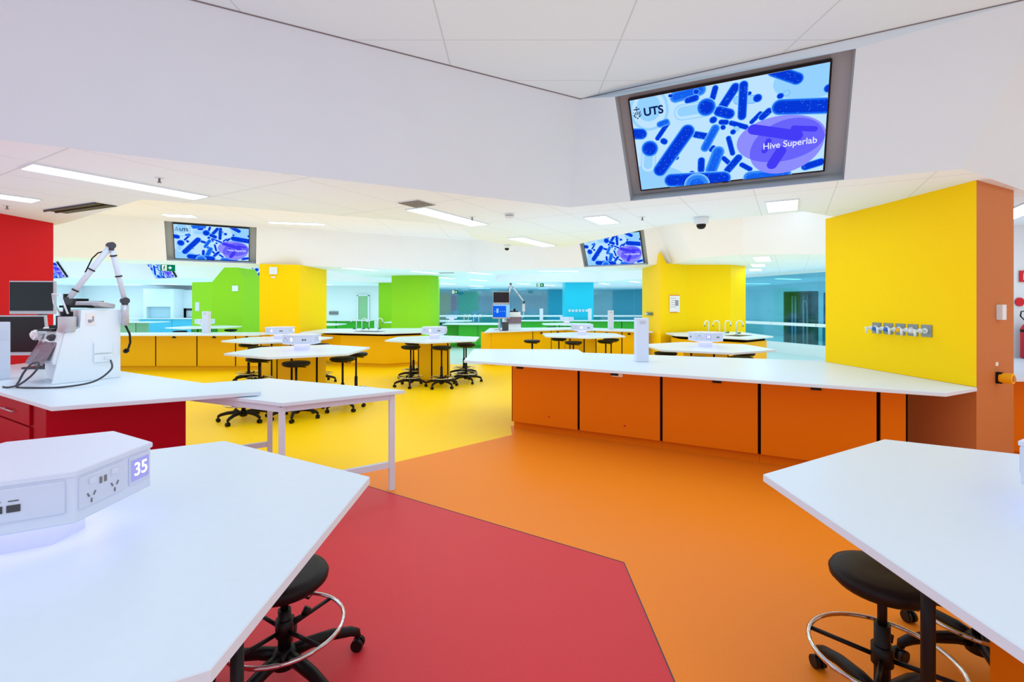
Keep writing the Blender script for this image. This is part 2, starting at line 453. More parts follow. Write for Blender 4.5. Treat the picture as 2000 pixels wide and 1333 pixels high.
# ------------------------------------------------------------------ luminaires
LIGHT_N = [0]
def luminaire(label, x, y, z, L=1.25, W=0.26, a=60.0, m='lamp', group=None):
    t = thing('ceiling_light', label, 'ceiling light', (x, y, z), R(a), group)
    bm = B(); e = 0.012
    for cx, cy, sx, sy in ((0, W / 2 + e / 2, L + 2 * e, e), (0, -W / 2 - e / 2, L + 2 * e, e), (L / 2 + e / 2, 0, e, W), (-L / 2 - e / 2, 0, e, W)):
        box(bm, (cx, cy, -0.006), (sx, sy, 0.012))
    obj('frame', bm, 'white', t)
    bm = B(); box(bm, (0, 0, -0.004), (L, W, 0.006)); obj('diffuser', bm, m, t)
    return t
luminaire('longest bright ceiling light strip, at upper left below the big white bulkhead', -3.37, 4.21, ZL)
luminaire('ceiling light strip cut by the left photo edge above the red wall', -5.14, 4.36, ZL)
luminaire('ceiling light strip touching the square grey air vent', -0.745, 5.83, ZL)
luminaire('short ceiling light between the smoke detector and the dome camera', 1.12, 6.0, ZL, .55)
luminaire('short ceiling light under the right end of the biggest screen', 2.88, 5.15, ZL, .6, .28)
luminaire('ceiling light behind the orange column at the right photo edge', 5.72, 5.45, ZL)
luminaire('ceiling light strip left of the smaller right-hand screen', .36, 8.12, ZL)
luminaire('small light on the raised ceiling above the left-hand screen', -7.35, 10.7, ZU, .6, .3, 13)
luminaire('thin lit strip right of the left-hand screen on the raised ceiling', -5.2, 11.7, ZU, 1.25, .22, 13)
luminaire('lit strip in front of the white bulkhead left of the yellow column', -11.6, 11.4, ZL, 1.25, .26, 20)
luminaire('far lit strip just right of the left yellow column top', -4.45, 14.2, ZL)
luminaire('far lit strip above the big lime green column', -2.8, 15.6, ZL)
luminaire('far lit strip right of the big lime green column', -1.05, 16.1, ZL, m='lamp_cool')
luminaire('far lit strip below the smaller right-hand screen', 1.45, 15.05, ZL, 1.25, .26, 0)
luminaire('nearest of the three square lights beside the right yellow column', 5.75, 11.1, ZL, 1.3, .32)
luminaire('middle of the three square lights beside the right yellow column', 6.55, 12.85, ZL, .9, .32)
luminaire('farthest of the three square lights beside the right yellow column', 7.3, 14.5, ZL, .9, .32)
G = 'small far ceiling lights over the green and blue benches'
for x, y in ((-2.6, 18.8), (-1.4, 20.5), (-3.2, 24.0), (0.6, 24.2), (2.0, 26.0), (4.6, 24.0), (5.6, 22.0), (-9.6, 24.4), (-13.5, 23.6), (-17.5, 24.4), (-21.5, 22.0), (-2, 27)):
    luminaire('small distant ceiling light over the green and blue end of the lab', x, y, ZL, m='lamp_cool', group=G)
luminaire('bright strip light seen through the right glass wall, beside the tall yellow wall', 11.4, 16.6, ZL, 1.3, .3, 20, 'lamp_cool')
luminaire('dimmer strip light seen through the right glass wall, farther back', 11.2, 19.6, ZL, 1.3, .3, 20, 'lamp_cool')
G = 'added fill lights out of view'  # unseen lamps added only to brighten the room
for x, y, z, a in ((-2.0, -0.6, ZU, 60), (1.6, -0.6, ZU, 60), (-2.2, -2.4, ZU, 60), (1.8, -2.4, ZU, 60), (5.2, 0.0, ZU, 60), (5.6, 2.8, ZU, 60),
                   (-6.2, 0.4, ZL, 60), (-9.0, 3.0, ZL, 60), (-6.4, -2.4, ZL, 60), (10.5, 3, ZL, 60), (12, 9, ZL, 60),
                   (-6.4, 8.3, ZU, 60), (-3.8, 7.6, ZU, 60), (-2.6, 9.4, ZU, 60), (3.2, 8.6, ZU, 60), (5.6, 8.8, ZU, 60), (2.6, 10.3, ZU, 60)):
    luminaire('added ceiling light out of view, puts extra light into the lab', x, y, z, 1.25, .3, a, group=G)
for x, y in ((-9, 14.6), (-12.5, 13.6), (-12.5, 17.2), (-7.0, 18.4), (-16, 14), (1.6, 17.6), (2.2, 20.2)):  # added unseen cyan lamps that tint the far bulkheads mint
    luminaire('added ceiling light out of view, puts extra light into the lab', x, y, ZU, 1.25, .3, 60, 'lamp_cool', group=G)
for x, y in ((-14, 25.6), (-20, 25.2), (-2, 30.6), (4, 30.6), (12.2, 24)):
    luminaire('added ceiling light out of view, puts extra light into the lab', x, y, ZL, 1.25, .3, 0, 'lamp_cool', group=G)

# ------------------------------------------------------------------ screens
ART = [('P', 1.67, 1.31, 1.66, 0.96, 1.78), ('P', 1.23, 4.94, 0.95, 6.52, 0.71), ('D', 1.31, 4.82, 1.32, 4.82, 0.84), ('D', -0.04, 3.14, 0.71, 3.27, 0.57), ('M', 4.15, 0.43, 6.24, 0.21, 0.55), ('D', 3.65, 0.23, 3.82, 0.27, 0.15), ('D', 5.9, 0.3, 5.96, 0.32, 0.24), ('D', 5.17, 0.93, 5.85, 0.84, 0.32), ('D', 7.51, 0.32, 7.26, 1.09, 0.28), ('D', 9.1, 0.57, 7.96, 2.11, 0.41), ('P', 4.61, 1.9, 6.41, 1.91, 0.73), ('D', 7.73, 2.35, 8.55, 2.73, 0.5), ('D', 6.69, 1.8, 6.7, 1.8, 0.83), ('D', 10.12, 1.27, 10.22, 1.27, 0.17), ('P', 9.29, 1.68, 10.49, 1.82, 0.36), ('D', 10.82, 1.79, 10.83, 1.79, 0.38), ('D', 9.76, 0.5, 9.58, 3.1, 0.39), ('D', 12.02, -0.21, 13.74, 0.79, 0.52), ('P', 13.01, 1.79, 13.03, 1.79, 0.25), ('D', 12.52, 1.94, 12.58, 1.94, 0.26), ('D', 16.0, 1.99, 16.01, 1.99, 0.37), ('D', 11.03, 3.12, 10.35, 3.75, 0.21), ('D', 11.7, 3.03, 11.17, 3.47, 0.3), ('D', 7.19, 3.03, 7.25, 3.01, 0.33), ('D', 7.87, 3.33, 8.29, 3.41, 0.26), ('D', 8.0, 3.81, 8.02, 3.84, 0.24), ('D', 8.71, 3.55, 9.87, 4.11, 0.25), ('D', 3.25, 2.63, 2.18, 3.9, 0.25), ('M', 2.53, 2.62, 3.14, 2.49, 0.32), ('D', 2.69, 4.24, 2.8, 4.32, 0.32), ('D', 5.65, 4.09, 6.47, 4.38, 0.35), ('M', 7.35, 3.81, 6.38, 5.47, 0.41), ('P', 9.09, 4.13, 9.11, 4.14, 0.25), ('D', 8.82, 4.37, 8.83, 4.37, 0.26), ('D', 8.44, 4.88, 8.73, 6.34, 0.25), ('D', 3.75, 6.04, 3.76, 6.04, 0.25), ('D', 5.99, 6.64, 5.91, 7.56, 0.35), ('D', 6.92, 5.74, 7.1, 5.53, 0.23), ('M', 7.51, 6.02, 6.82, 7.7, 0.57), ('D', 7.96, 6.7, 8.42, 7.25, 0.24), ('D', 9.49, 7.54, 10.16, 8.06, 0.25), ('D', 9.22, 6.83, 8.27, 7.9, 0.36), ('D', 4.95, 3.66, 2.08, 7.08, 0.68), ('D', 5.06, 7.82, 5.05, 7.95, 0.31), ('D', 3.07, 8.27, 7.83, 8.65, 0.73), ('M', 5.42, 9.04, 5.45, 9.04, 1.18), ('M', 10.17, 8.85, 12.96, 8.94, 0.62), ('D', 14.63, 8.42, 15.76, 8.14, 0.37), ('D', 12.55, 2.83, 16.02, 3.34, 0.7)]
OVER = [('V', 10.48, 4.39, 13.88, 5.5, 0.45), ('V', 13.61, 4.8, 15.18, 5.13, 0.23), ('V', 12.66, 6.69, 11.98, 7.85, 0.43), ('V', 11.69, 5.62, 11.36, 6.47, 0.24)]
def clip(poly, x0, y0, x1, y1):
    for ax, lim, sg in ((0, x0, 1), (0, x1, -1), (1, y0, 1), (1, y1, -1)):
        out = []
        for a, b in zip(poly, poly[1:] + poly[:1]):
            ia, ib = (a[ax] - lim) * sg >= 0, (b[ax] - lim) * sg >= 0
            if ia: out.append(a)
            if ia != ib:
                t = (lim - a[ax]) / (b[ax] - a[ax]); out.append((a[0] + t * (b[0] - a[0]), a[1] + t * (b[1] - a[1])))
        poly = out
        if len(poly) < 3: return []
    return poly
def capsule(x0, y0, x1, y1, r, n=14):
    d = Vector((x1 - x0, y1 - y0)); an = math.atan2(d.y, d.x)
    return [(x1 + r * math.cos(an - math.pi / 2 + math.pi * i / n), y1 + r * math.sin(an - math.pi / 2 + math.pi * i / n)) for i in range(n + 1)] + \
           [(x0 + r * math.cos(an + math.pi / 2 + math.pi * i / n), y0 + r * math.sin(an + math.pi / 2 + math.pi * i / n)) for i in range(n + 1)]
def ellipse(cx, cy, rx, ry, rot=0, n=48):
    c, s = math.cos(rot), math.sin(rot)
    return [(cx + rx * math.cos(t) * c - ry * math.sin(t) * s, cy + rx * math.cos(t) * s + ry * math.sin(t) * c) for t in (2 * math.pi * i / n for i in range(n))]
SCR_MATS = ['sb', 'sb2', 'sr', 'sm', 'sd', 'smm', 'sv', 'sv2', 'sv3', 'navy']
def screen_art(W, H):
    """flat picture of blue rod-shaped cells, unit = W/16, drawn from the lower left, facing +z"""
    u = W / 16.0; bm = B(); lay = [0]; rnd = random.Random(3)
    def face(poly, mi, clipped=True):
        p = clip(poly, 0, 0, 16, 9) if clipped else poly
        if len(p) < 3: return
        lay[0] += 1
        z = 0.00010 * lay[0]
        try: f = bm.faces.new([bm.verts.new(((x - 8) * u, (4.5 - y) * u, z)) for x, y in p])
        except ValueError: return
        f.material_index = mi
    face([(0, 0), (16, 0), (16, 9), (0, 9)], 0)
    face(ellipse(15, 1, 3, 1.6), 1); face(ellipse(0.5, 8.5, 4, 2), 1); face(ellipse(10, 3, 1.6, 2.4), 0)
    rods = []
    for k, x0, y0, x1, y1, r in ART:
        if k == 'P':
            face(capsule(x0, y0, x1, y1, r), 2 if r < .5 else 1); face(capsule(x0, y0, x1, y1, r * .86), 1 if r < .5 else 0)
            if r > .5: face(capsule(x0, y0 - r * .1, x1, y1 - r * .1, r * .6), 1)
        elif k == 'M':
            face(capsule(x0, y0, x1, y1, r), 1); face(capsule(x0, y0, x1, y1, r * .93), 2)
            face(capsule(x0, y0, x1, y1, r * .82), 5); face(capsule(x0, y0, x1, y1, r * .55), 3)
            rods.append((x0, y0, x1, y1, r))
        else:
            face(capsule(x0, y0, x1, y1, r), 1); face(capsule(x0, y0, x1, y1, r * .94), 2)
            face(capsule(x0, y0, x1, y1, r * .86), 3); face(capsule(x0, y0, x1, y1, r * .68), 4)
            rods.append((x0, y0, x1, y1, r))
    lay[0] += 1
    for x0, y0, x1, y1, r in rods:             # pale flecks on the cell walls
        d = Vector((x1 - x0, y1 - y0)); n = int(10 * r * (d.length + r))
        if r < .3: n = n // 2
        d = d.normalized() if d.length else Vector((1, 0))
        for _ in range(n):
            t = rnd.uniform(-r * .6, Vector((x1 - x0, y1 - y0)).length + r * .6); s = rnd.uniform(-.75, .75) * r
            cx, cy = x0 + d.x * t - d.y * s, y0 + d.y * t + d.x * s
            if .1 < cx < 15.9 and .1 < cy < 8.9:
                w = rnd.uniform(.02, .06)
                p = [(cx + d.x * a - d.y * b, cy + d.y * a + d.x * b) for a, b in ((-w, -.015), (w, -.015), (w, .015), (-w, .015))]
                f = bm.faces.new([bm.verts.new(((x - 8) * u, (4.5 - y) * u, 0.00010 * lay[0])) for x, y in p]); f.material_index = 2
    face(ellipse(12.55, 5.6, 3.45, 2.05), 6)
    face(ellipse(13.05, 6.35, 2.95, 2.35, R(-20)), 6)
    lay[0] += 1
    # the part both violet ovals share
    e1 = ellipse(12.55, 5.6, 3.45, 2.05, 0, 60); c, s = math.cos(R(-20)), math.sin(R(-20))
    inter = []
    for x, y in ellipse(13.05, 6.35, 2.95, 2.35, R(-20), 90):
        inside = ((x - 12.55) / 3.45) ** 2 + ((y - 5.6) / 2.05) ** 2
        if inside > 1:
            k = 1 / math.sqrt(inside); x, y = 12.55 + (x - 12.55) * k, 5.6 + (y - 5.6) * k
        inter.append((x, y))
    face(inter, 7)
    for k, x0, y0, x1, y1, r in OVER: face(capsule(x0, y0, x1, y1, r), 8)
    # emblem: a small mast over crossed strokes and scales
    N = 9
    face(ellipse(.58, .68, .07, .08), N)
    face([(.3, .80), (.86, .80), (.86, .90), (.3, .90)], N); face([(.54, .84), (.62, .84), (.62, 1.04), (.54, 1.04)], N)
    for a in (.30, .50, .70):
        face([(a - .03, 1.36), (a + .04, 1.40), (a + .26, 1.10), (a + .19, 1.06)], N)
    face(ellipse(.27, 1.13, .04, .05), N); face(ellipse(.92, 1.33, .04, .05), N)
    for x, y in ((.40, 1.52), (.76, 1.52), (.58, 1.66), (.30, 1.40), (.86, 1.44)):
        face([(x - .10, y - .07), (x, y - .01), (x + .10, y - .07), (x + .06, y + .06), (x, y + .10), (x - .06, y + .06)], N)
    me = bpy.data.meshes.new('screen')
    bm.normal_update()
    for f in bm.faces:
        if f.normal.z < 0: f.normal_flip()
    bm.to_mesh(me); bm.free()
    for m in SCR_MATS: me.materials.append(M[m])
    return me
SW = 1.56; SH = SW * 9 / 16; SU = SW / 16
scr_me = screen_art(SW, SH)
def television(label, mtx, W=SW):
    t = thing('television', label, 'television'); t.matrix_world = mtx
    bm = B(); box(bm, (0, 0, -0.03), (SW + .03, SH + .03, .06)); obj('casing', bm, 'black', t, bevel=.004)
    bm = B(); box(bm, (.0, -SH / 2 - .012, .0), (.05, .01, .012)); obj('sensor', bm, 'black', t)
    s = bpy.data.objects.new('screen', scr_me); COL.objects.link(s); s.parent = t; s.location = (0, 0, .002)
    a = text_mesh('UTS', 1.02 * SU, 'navy', 'logo_text', s, Matrix.Translation(((2.1 - 8) * SU, (4.5 - 1.27) * SU, .022)), offset=.035 * SU, sx=1.0)
    b = text_mesh('Hive Superlab', .80 * SU, 'stext', 'title_text', s, Matrix.Translation(((13.32 - 8) * SU, (4.5 - 6.1) * SU, .022)), offset=.006 * SU, sx=.93)
    return t
def niche_mtx(key):
    mid, x, y, away, dep = niches[key]
    xr = x if Vector((1, 0, 0)).dot(x) > 0 else -x
    m = frame_mtx(mid + away * (dep - .065), xr, y)
    return m
television('biggest screen, tilted down in a grey recess of the white bulkhead, upper right', niche_mtx('main'))
television('smaller lit screen high on the far white bulkhead, left of the yellow columns', niche_mtx('left'))
television('smaller lit screen high on the far white bulkhead, just left of the right yellow column', niche_mtx('right'))
def tv_on(a, b, f, lift=.5):
    """matrix for a screen on the sloping facet that rises from plan line a->b (left to right as seen)"""
    a, b = Vector(a), Vector(b); d = (b - a).normalized(); n = Vector((d.y, -d.x))       # n points to the viewer
    m = a + (b - a) * f
    x = Vector((d.x, d.y, 0)); y = (Vector((n.x * .5, n.y * .5, ZU - ZL))).normalized()
    return frame_mtx(Vector((m.x, m.y, ZL + .02)) + y * lift + x.cross(y) * .075, x, y)
television('dark blue slanted screen behind the green exit sign', tv_on((-14.9, 20.1), (-12.9, 18.95), .5))
television('dark blue slanted screen just right of the red wall, cut by it', tv_on((-19.2, 20.1), (-17.2, 18.95), .5))
television('far screen peeping out between the peaked lime column and the left yellow column', tv_on((-12.9, 18.95), (-9.0, 21.2), .71))

# ------------------------------------------------------------------ columns and coloured walls
bm = B()
prism(bm, [(3.94, 4.10), (4.64, 4.47), (4.72, 6.36), (3.86, 5.95)], 0, ZL)
bmesh.ops.recalc_face_normals(bm, faces=bm.faces)
for f in bm.faces: f.material_index = 1
bmesh.ops.bisect_plane(bm, geom=bm.verts[:] + bm.edges[:] + bm.faces[:], plane_co=(0, 0, .902), plane_no=(0, 0, 1))
for f in bm.faces:
    f.normal_update()
    f.material_index = 0 if (f.normal.x < -.8 and f.calc_center_median().z > .902) else 1
c = obj('column', bm, ['yellow', 'orange_wall'])
tag(c, 'biggest column, yellow left face with gas taps and orange end face, at right', 'column')
bm = B(); prism(bm, [(-6.75, 4.6), (-5.9, 5.0), (-5.94, 6.26), (-6.75, 6.7)], 0, ZL)
tag(obj('column', bm, 'red'), 'red column wall at the left photo edge behind two dark monitors', 'column')
bm = B(); prism(bm, [(-6.53, 12.5), (-5.62, 12.75), (-5.60, 14.6), (-6.7, 14.4)], 0, ZL)
tag(obj('column', bm, 'yellow'), 'yellow column rising behind the left row of yellow cabinets', 'column')
bm = B(); pl = [(3.75, 12.2), (3.93, 12.306), (4.6, 12.7), (5.75, 12.72), (6.38, 13.2), (6.3, 14.2), (3.8, 14.1)]
prism(bm, pl, 0, ZL)
for v in bm.verts:
    if v.co.z > 1: v.co.z = 2.95 if v.co.x == min(p[0] for p in pl) or abs(v.co.x - 3.75) < 1e-4 else 2.665
bmesh.ops.triangulate(bm, faces=[f for f in bm.faces if len(f.verts) > 4])
tag(obj('column', bm, 'yellow'), 'broad faceted yellow column with a paper notice, right of the small screen', 'column')
bm = B()   # lime column with a roof-shaped top
yf = 17.0
pr = [(-11.42, 0), (-9.48, 0), (-9.48, 2.60), (-9.66, 2.92), (-10.12, 2.92), (-10.55, 2.41), (-11.42, 2.41)]
a = [bm.verts.new((x, yf if x > -10.6 else yf + .25, z)) for x, z in pr]; b = [bm.verts.new((x, yf + 1.2, z)) for x, z in pr]
m1 = bm.verts.new((-10.55, yf, 0))
a2 = [a[0], m1] + a[1:]
bm.faces.new((a2[0], a2[1], a2[6], a2[7])); bm.faces.new((a2[1], a2[2], a2[3], a2[4], a2[5], a2[6]))
m2 = bm.verts.new((-10.55, yf + 1.2, 0)); b2 = [b[0], m2] + b[1:]
bm.faces.new(b2[::-1])
for i in range(8): bm.faces.new((a2[i], b2[i], b2[(i + 1) % 8], a2[(i + 1) % 8]))
tag(obj('column', bm, 'lime'), 'lime green column with a peaked top, left of the left yellow column', 'column')
bm = B(); prism(bm, [(-4.36, 17.5), (-3.7, 17.25), (-2.92, 17.3), (-2.72, 17.75), (-2.8, 18.7), (-4.3, 18.7)], 0, ZL)
tag(obj('column', bm, 'lime'), 'wide lime green column in the middle of the room', 'column')
bm = B(); prism(bm, [(-6.35, 23.0), (-5.6, 23.0), (-5.5, 24.2), (-6.3, 24.2)], 0, ZL)
tag(obj('column', bm, 'lime'), 'narrow bright green column peeping out left of the wide lime one', 'column')
bm = B(); prism(bm, [(2.5, 22.8), (3.85, 22.8), (3.85, 24.0), (2.5, 24.0)], 0, ZL)
tag(obj('column', bm, 'cyan'), 'cyan blue column in front of the far glass wall', 'column')

# ------------------------------------------------------------------ glass walls
def glass_wall(name, a, b, n, mg, z0, stripe):
    a, b = Vector(a), Vector(b); d = b - a; L = d.length; an = math.atan2(d.y, d.x)
    r = bpy.data.objects.new(name, None); COL.objects.link(r); r.location = (a.x, a.y, 0); r.rotation_euler = (0, 0, an); r['kind'] = 'structure'
    for i in range(n):
        w = L / n; bm = B(); box(bm, (w * (i + .5), 0, (z0 + ZL - .05) / 2), (w - .012, .012, ZL - .05 - z0)); obj('pane', bm, mg, r)
        bm = B(); box(bm, (w * (i + .5), -.012, stripe), (w - .012, .004, .10)); obj('manifestation_band', bm, 'white', r)
    bm = B(); box(bm, (L / 2, 0, ZL - .03), (L, .06, .06)); box(bm, (L / 2, 0, z0 / 2), (L, .08, z0))
    obj('window_frame', bm, 'white', r)
    return r
glass_wall('window_1', (7.4, 21.6), (10.4, 11.6), 6, 'glass_r', .36, .97)
glass_wall('window_2', (-5.4, 28.5), (9.0, 28.5), 8, 'glass_f', .10, .95)
wall_line('wall_rear_bay', (7.4, 21.6), (9.0, 28.5), .05, 0, ZL, 'teal_wall')

# pipework and panel behind the right glass wall
t = thing('pipe_rack', 'dark frame of upright chrome pipes seen through the right glass wall', 'pipe rack', (10.75, 18.0, 0), R(-60))
bm = B(); box(bm, (0, .2, 1.05), (1.0, .06, 2.1)); box(bm, (-.5, 0, 1.05), (.05, .4, 2.1)); box(bm, (.5, 0, 1.05), (.05, .4, 2.1)); box(bm, (0, 0, 2.08), (1.05, .4, .05)); obj('frame', bm, 'darkgrey', t)
for x in (-.34, -.22, .08, .22, .4):
    bm = B(); rod(bm, (x, .05, 0), (x, .05, 1.95), .035, n=10); obj('pipe', bm, 'silver', t)
bm = B(); tube(bm, [(.08, .02, 1.5), (.09, .02, 1.7), (.15, .02, 1.76), (.21, .02, 1.7), (.22, .02, 1.5)], .03); obj('pipe_bend', bm, 'silver', t)
t = thing('wall_panel', 'deep blue panel right of the pipes behind the glass wall', 'panel', (11.55, 17.2, 0), R(-60))
bm = B(); box(bm, (0, .05, 1.4), (.9, .06, 1.3)); obj('board', bm, 'teal_dark', t)
bm = B(); box(bm, (0, .1, .4), (.9, .3, .8)); obj('base', bm, 'teal_wall', t)

# ------------------------------------------------------------------ hexagonal tables
def hexa(r, rot=30, sx=1, sy=1): return [(r * math.cos(R(rot + 60 * i)) * sx, r * math.sin(R(rot + 60 * i)) * sy) for i in range(6)]
def make_table(label, loc, mped, display=None, group='hexagonal lab tables', ped_r=.35, detail=True, hubs=(0, 0)):
    t = thing('lab_table', label, 'lab table', loc, 0, group)
    bm = B(); prism(bm, hexa(1.04), .868, .90, ch=.003); obj('tabletop', bm, 'top', t)
    bm = B(); prism(bm, hexa(ped_r), .09, .868); obj('pedestal', bm, mped, t)
    bm = B(); prism(bm, hexa(ped_r - .05), .0, .09); obj('plinth', bm, mped, t)
    for i in (4, 5, 3):       # dark gaps down the corners of the pedestal
        an = R(30 + 60 * i); bm = B()
        box(bm, ((ped_r - .002) * math.cos(an), (ped_r - .002) * math.sin(an), .48), (.016, .024, .776), an); obj('gap_strip', bm, 'gap', t)
    hb = B(); prism(hb, hexa(.276), 1.0, 1.135)
    hub = obj('power_hub', hb, 'hub', t, loc=(hubs[0], hubs[1], 0), bevel=.005)
    bm = B(); prism(bm, hexa(.281), 1.128, 1.146, ch=.003); obj('lid', bm, 'hub', hub)
    bm = B(); prism(bm, hexa(.11), .90, 1.0); obj('stem', bm, 'hub', hub)
    bm = B(); prism(bm, hexa(.205), .992, .999); obj('underglow', bm, 'glow', hub)
    ap = .276 * math.cos(R(30))
    for i in range(6):
        an = R(60 * i); nrm = Vector((math.cos(an), math.sin(an), 0)); tx = Vector((-math.sin(an), math.cos(an), 0))   # tx: to the right as seen from outside
        o0 = nrm * ap + Vector((0, 0, 1.078))
        def mt(x, z=0, dn=0.0): return frame_mtx(o0 + tx * x + Vector((0, 0, z)) + nrm * dn, tx, (0, 0, 1))
        if i % 2 == 0:
            bm = B(); box(bm, (0, 0, 0), (.155, .088, .012)); bm.transform(mt(-.052))
            p = obj('power_socket', bm, 'plate', hub, bevel=.003)
            if not detail: continue
            bm = B(); q = .0075
            for x in (-.045, .035):
                box(bm, (x - .008, -.012, q), (.003, .012, .002), R(30)); box(bm, (x + .012, -.012, q), (.003, .012, .002), R(-30)); box(bm, (x + .002, -.030, q), (.003, .012, .002))
            for x in (-.012, .004): box(bm, (x, .016, q), (.007, .018, .002))
            bm.transform(mt(-.052)); obj('socket_holes', bm, 'grey', hub)
            bm = B()
            for x in (-.04, .035): box(bm, (x, .026, q), (.022, .016, .004))
            bm.transform(mt(-.052)); obj('switch', bm, 'hub', hub)
            bm = B(); box(bm, (0, 0, 0), (.082, .088, .010)); bm.transform(mt(.085)); obj('display_plate', bm, 'plate', hub, bevel=.003)
            if display:
                bm = B(); box(bm, (0, 0, .0055), (.072, .066, .002)); bm.transform(mt(.085)); obj('number_display', bm, 'disp', hub)
                text_mesh(display, .058, 'digit', 'number', hub, mt(.085, 0, .0085), offset=.0004, extrude=.0005, sx=1.0)
            else:
                bm = B(); box(bm, (0, 0, .0055), (.050, .050, .002)); bm.transform(mt(.085)); obj('number_display', bm, 'disp_w', hub)
        else:
            bm = B(); box(bm, (0, 0, 0), (.235, .088, .012)); bm.transform(mt(0)); obj('data_socket', bm, 'plate', hub, bevel=.003)
            if not detail: continue
            bm = B()
            for x in (-.017, .017): box(bm, (x, -.008, .007), (.026, .018, .003)); box(bm, (x, .012, .007), (.020, .002, .002))
            bm.transform(mt(0)); obj('data_ports', bm, 'darkgrey', hub)
    return t
tA = make_table('big white hexagonal table at bottom left, its hub showing the number 35', (-1.48, 1.45, 0), 'red_lam', '35', hubs=(.045, .012))
bm = B(); rod(bm, (.88 - .02, -.36, 0), (.88 - .02, -.36, .868), .014); obj('leg', bm, 'black', tA)
tB = make_table('big white hexagonal table cut off at bottom right, over an orange pedestal', (1.94, 1.48, 0), 'orange')
bm = B(); rod(bm, (-.58, .10, 0), (-.58, .10, .868), .020); obj('leg', bm, 'black', tB)
make_table('white hexagonal table on yellow floor, nearest of the left pair behind the rectangular table', (-3.26, 7.5, 0), 'yellow_lam')
make_table('white hexagonal table directly in front of the left yellow column', (-4.8, 10.0, 0), 'yellow_lam')
make_table('white hexagonal table in mid room ringed by stools, left of the orange bench tip', (-1.62, 10.1, 0), 'yellow_lam')
make_table('white hexagonal table behind the orange bench, left of the near white tower', (1.65, 11.4, 0), 'yellow_lam')
make_table('white hexagonal table behind the orange bench whose hub shows 25', (3.24, 8.1, 0), 'yellow_lam', '25')
make_table('far white table in front of the peaked lime green column', (-9.85, 15.5, 0), 'green', detail=False)
make_table('far white table with hub in front of the cyan column', (2.04, 18.0, 0), 'green', detail=False)
make_table('far white table half hidden behind the left yellow column, to its right', (-7.1, 17.6, 0), 'green', detail=False)
make_table('far white table peeping out left of the wide lime green column', (-4.3, 20.1, 0), 'green', detail=False)
make_table('far white table by the glass wall, right of the wide lime column', (-2.7, 21.6, 0), 'blue_lam', detail=False)

# ------------------------------------------------------------------ stools
def make_stool(name, label, seat_z, ring_z, sr=1.0):
    t = thing(name, label, 'stool', (0, 0, 0), 0, 'black lab stools')
    bm = B()
    lathe(bm, [(.03, .065), (.05, .075), (.05, .135), (.034, .15)], 16)
    for i in range(5):
        an = R(72 * i + 18); c, s = math.cos(an), math.sin(an)
        pr = [(.03, .118, .027), (.10, .125, .026), (.20, .118, .024), (.28, .098, .022), (.312, .080, .019), (.316, .062, .015)]
        tube(bm, [(c * r, s * r, z) for r, z, _ in pr], [w for _, _, w in pr], 8)
    obj('star_base', bm, 'black', t)
    for i in range(5):
        an = R(72 * i + 18); c, s = math.cos(an), math.sin(an); px, py = c * .316, s * .316; tw = an + R(50 + 35 * i)
        ax = Vector((math.cos(tw), math.sin(tw), 0)); bm = B()
        for k in (-1, 1): rod(bm, Vector((px, py, .027)) + ax * (.006 * k), Vector((px, py, .027)) + ax * (.024 * k), .027, n=14)
        rod(bm, Vector((px, py, .027)) - ax * .018, Vector((px, py, .027)) + ax * .018, .020, n=10)
        rod(bm, (px, py, .035), (px, py, .066), .010, n=8)
        obj('caster', bm, 'black', t)
    bm = B(); rod(bm, (0, 0, .13), (0, 0, min(.40, seat_z - .16)), .026, n=16); obj('sleeve', bm, 'black', t)
    bm = B(); rod(bm, (0, 0, min(.38, seat_z - .17)), (0, 0, seat_z - .06), .016, n=12); obj('gas_lift', bm, 'black', t)
    bm = B(); rod(bm, (0, 0, ring_z - .035), (0, 0, ring_z + .035), .036, n=14)
    for i in range(4):
        an = R(90 * i + 40); c, s = math.cos(an), math.sin(an); rod(bm, (c * .03, s * .03, ring_z - .012), (c * .232, s * .232, ring_z - .004), .0085, n=6)
    rod(bm, (.03, .03, ring_z), (.075, .05, ring_z + .005), .009, n=8); rod(bm, (.075, .05, ring_z + .005), (.09, .058, ring_z + .03), .016, n=8)
    obj('ring_bracket', bm, 'black', t)
    bm = B(); tube(bm, [(.238 * math.cos(2 * math.pi * i / 40), .238 * math.sin(2 * math.pi * i / 40), ring_z) for i in range(40)], .009, 8, True); obj('foot_ring', bm, 'chrome', t)
    bm = B()
    lathe(bm, [(.05, seat_z - .075), (.12, seat_z - .072), (.165, seat_z - .06), (.187, seat_z - .040), (.190, seat_z - .022), (.180, seat_z - .006), (.15, seat_z), (.05, seat_z - .003), (.004, seat_z - .004)], 36)
    bmesh.ops.scale(bm, vec=(sr, sr, 1), verts=bm.verts); obj('seat', bm, 'vinyl', t)
    bm = B(); tube(bm, [(.03, -.03, seat_z - .078), (.10, -.09, seat_z - .085), (.115, -.05, seat_z - .088), (.115, .05, seat_z - .088), (.10, .09, seat_z - .085), (.03, .03, seat_z - .078)], .005, 6); obj('height_lever', bm, 'black', t)
    return t
low = make_stool('lab_stool', 'low black stool half under the bottom left table, chrome ring showing', .47, .235, .93)
low.location = (-.965, 2.05, 0); low.rotation_euler = (0, 0, R(20))
lowb = make_stool('lab_stool', 'black stool with wide chrome ring under the bottom right table', .60, .285, .90)
lowb.location = (1.394, 1.82, 0); lowb.rotation_euler = (0, 0, R(8))
low3 = dup(low, (2.06, 2.13, 0), R(10), 'stool mostly hidden behind the orange pedestal at bottom right, only ring showing')
lowc = dup(low, (-3.70, 6.66, 0), R(30), 'lowered stool left of the others, seen through the frame of the rectangular table')
tall = make_stool('lab_stool', 'tall black stool front and centre at the yellow zone middle table', .80, .19)
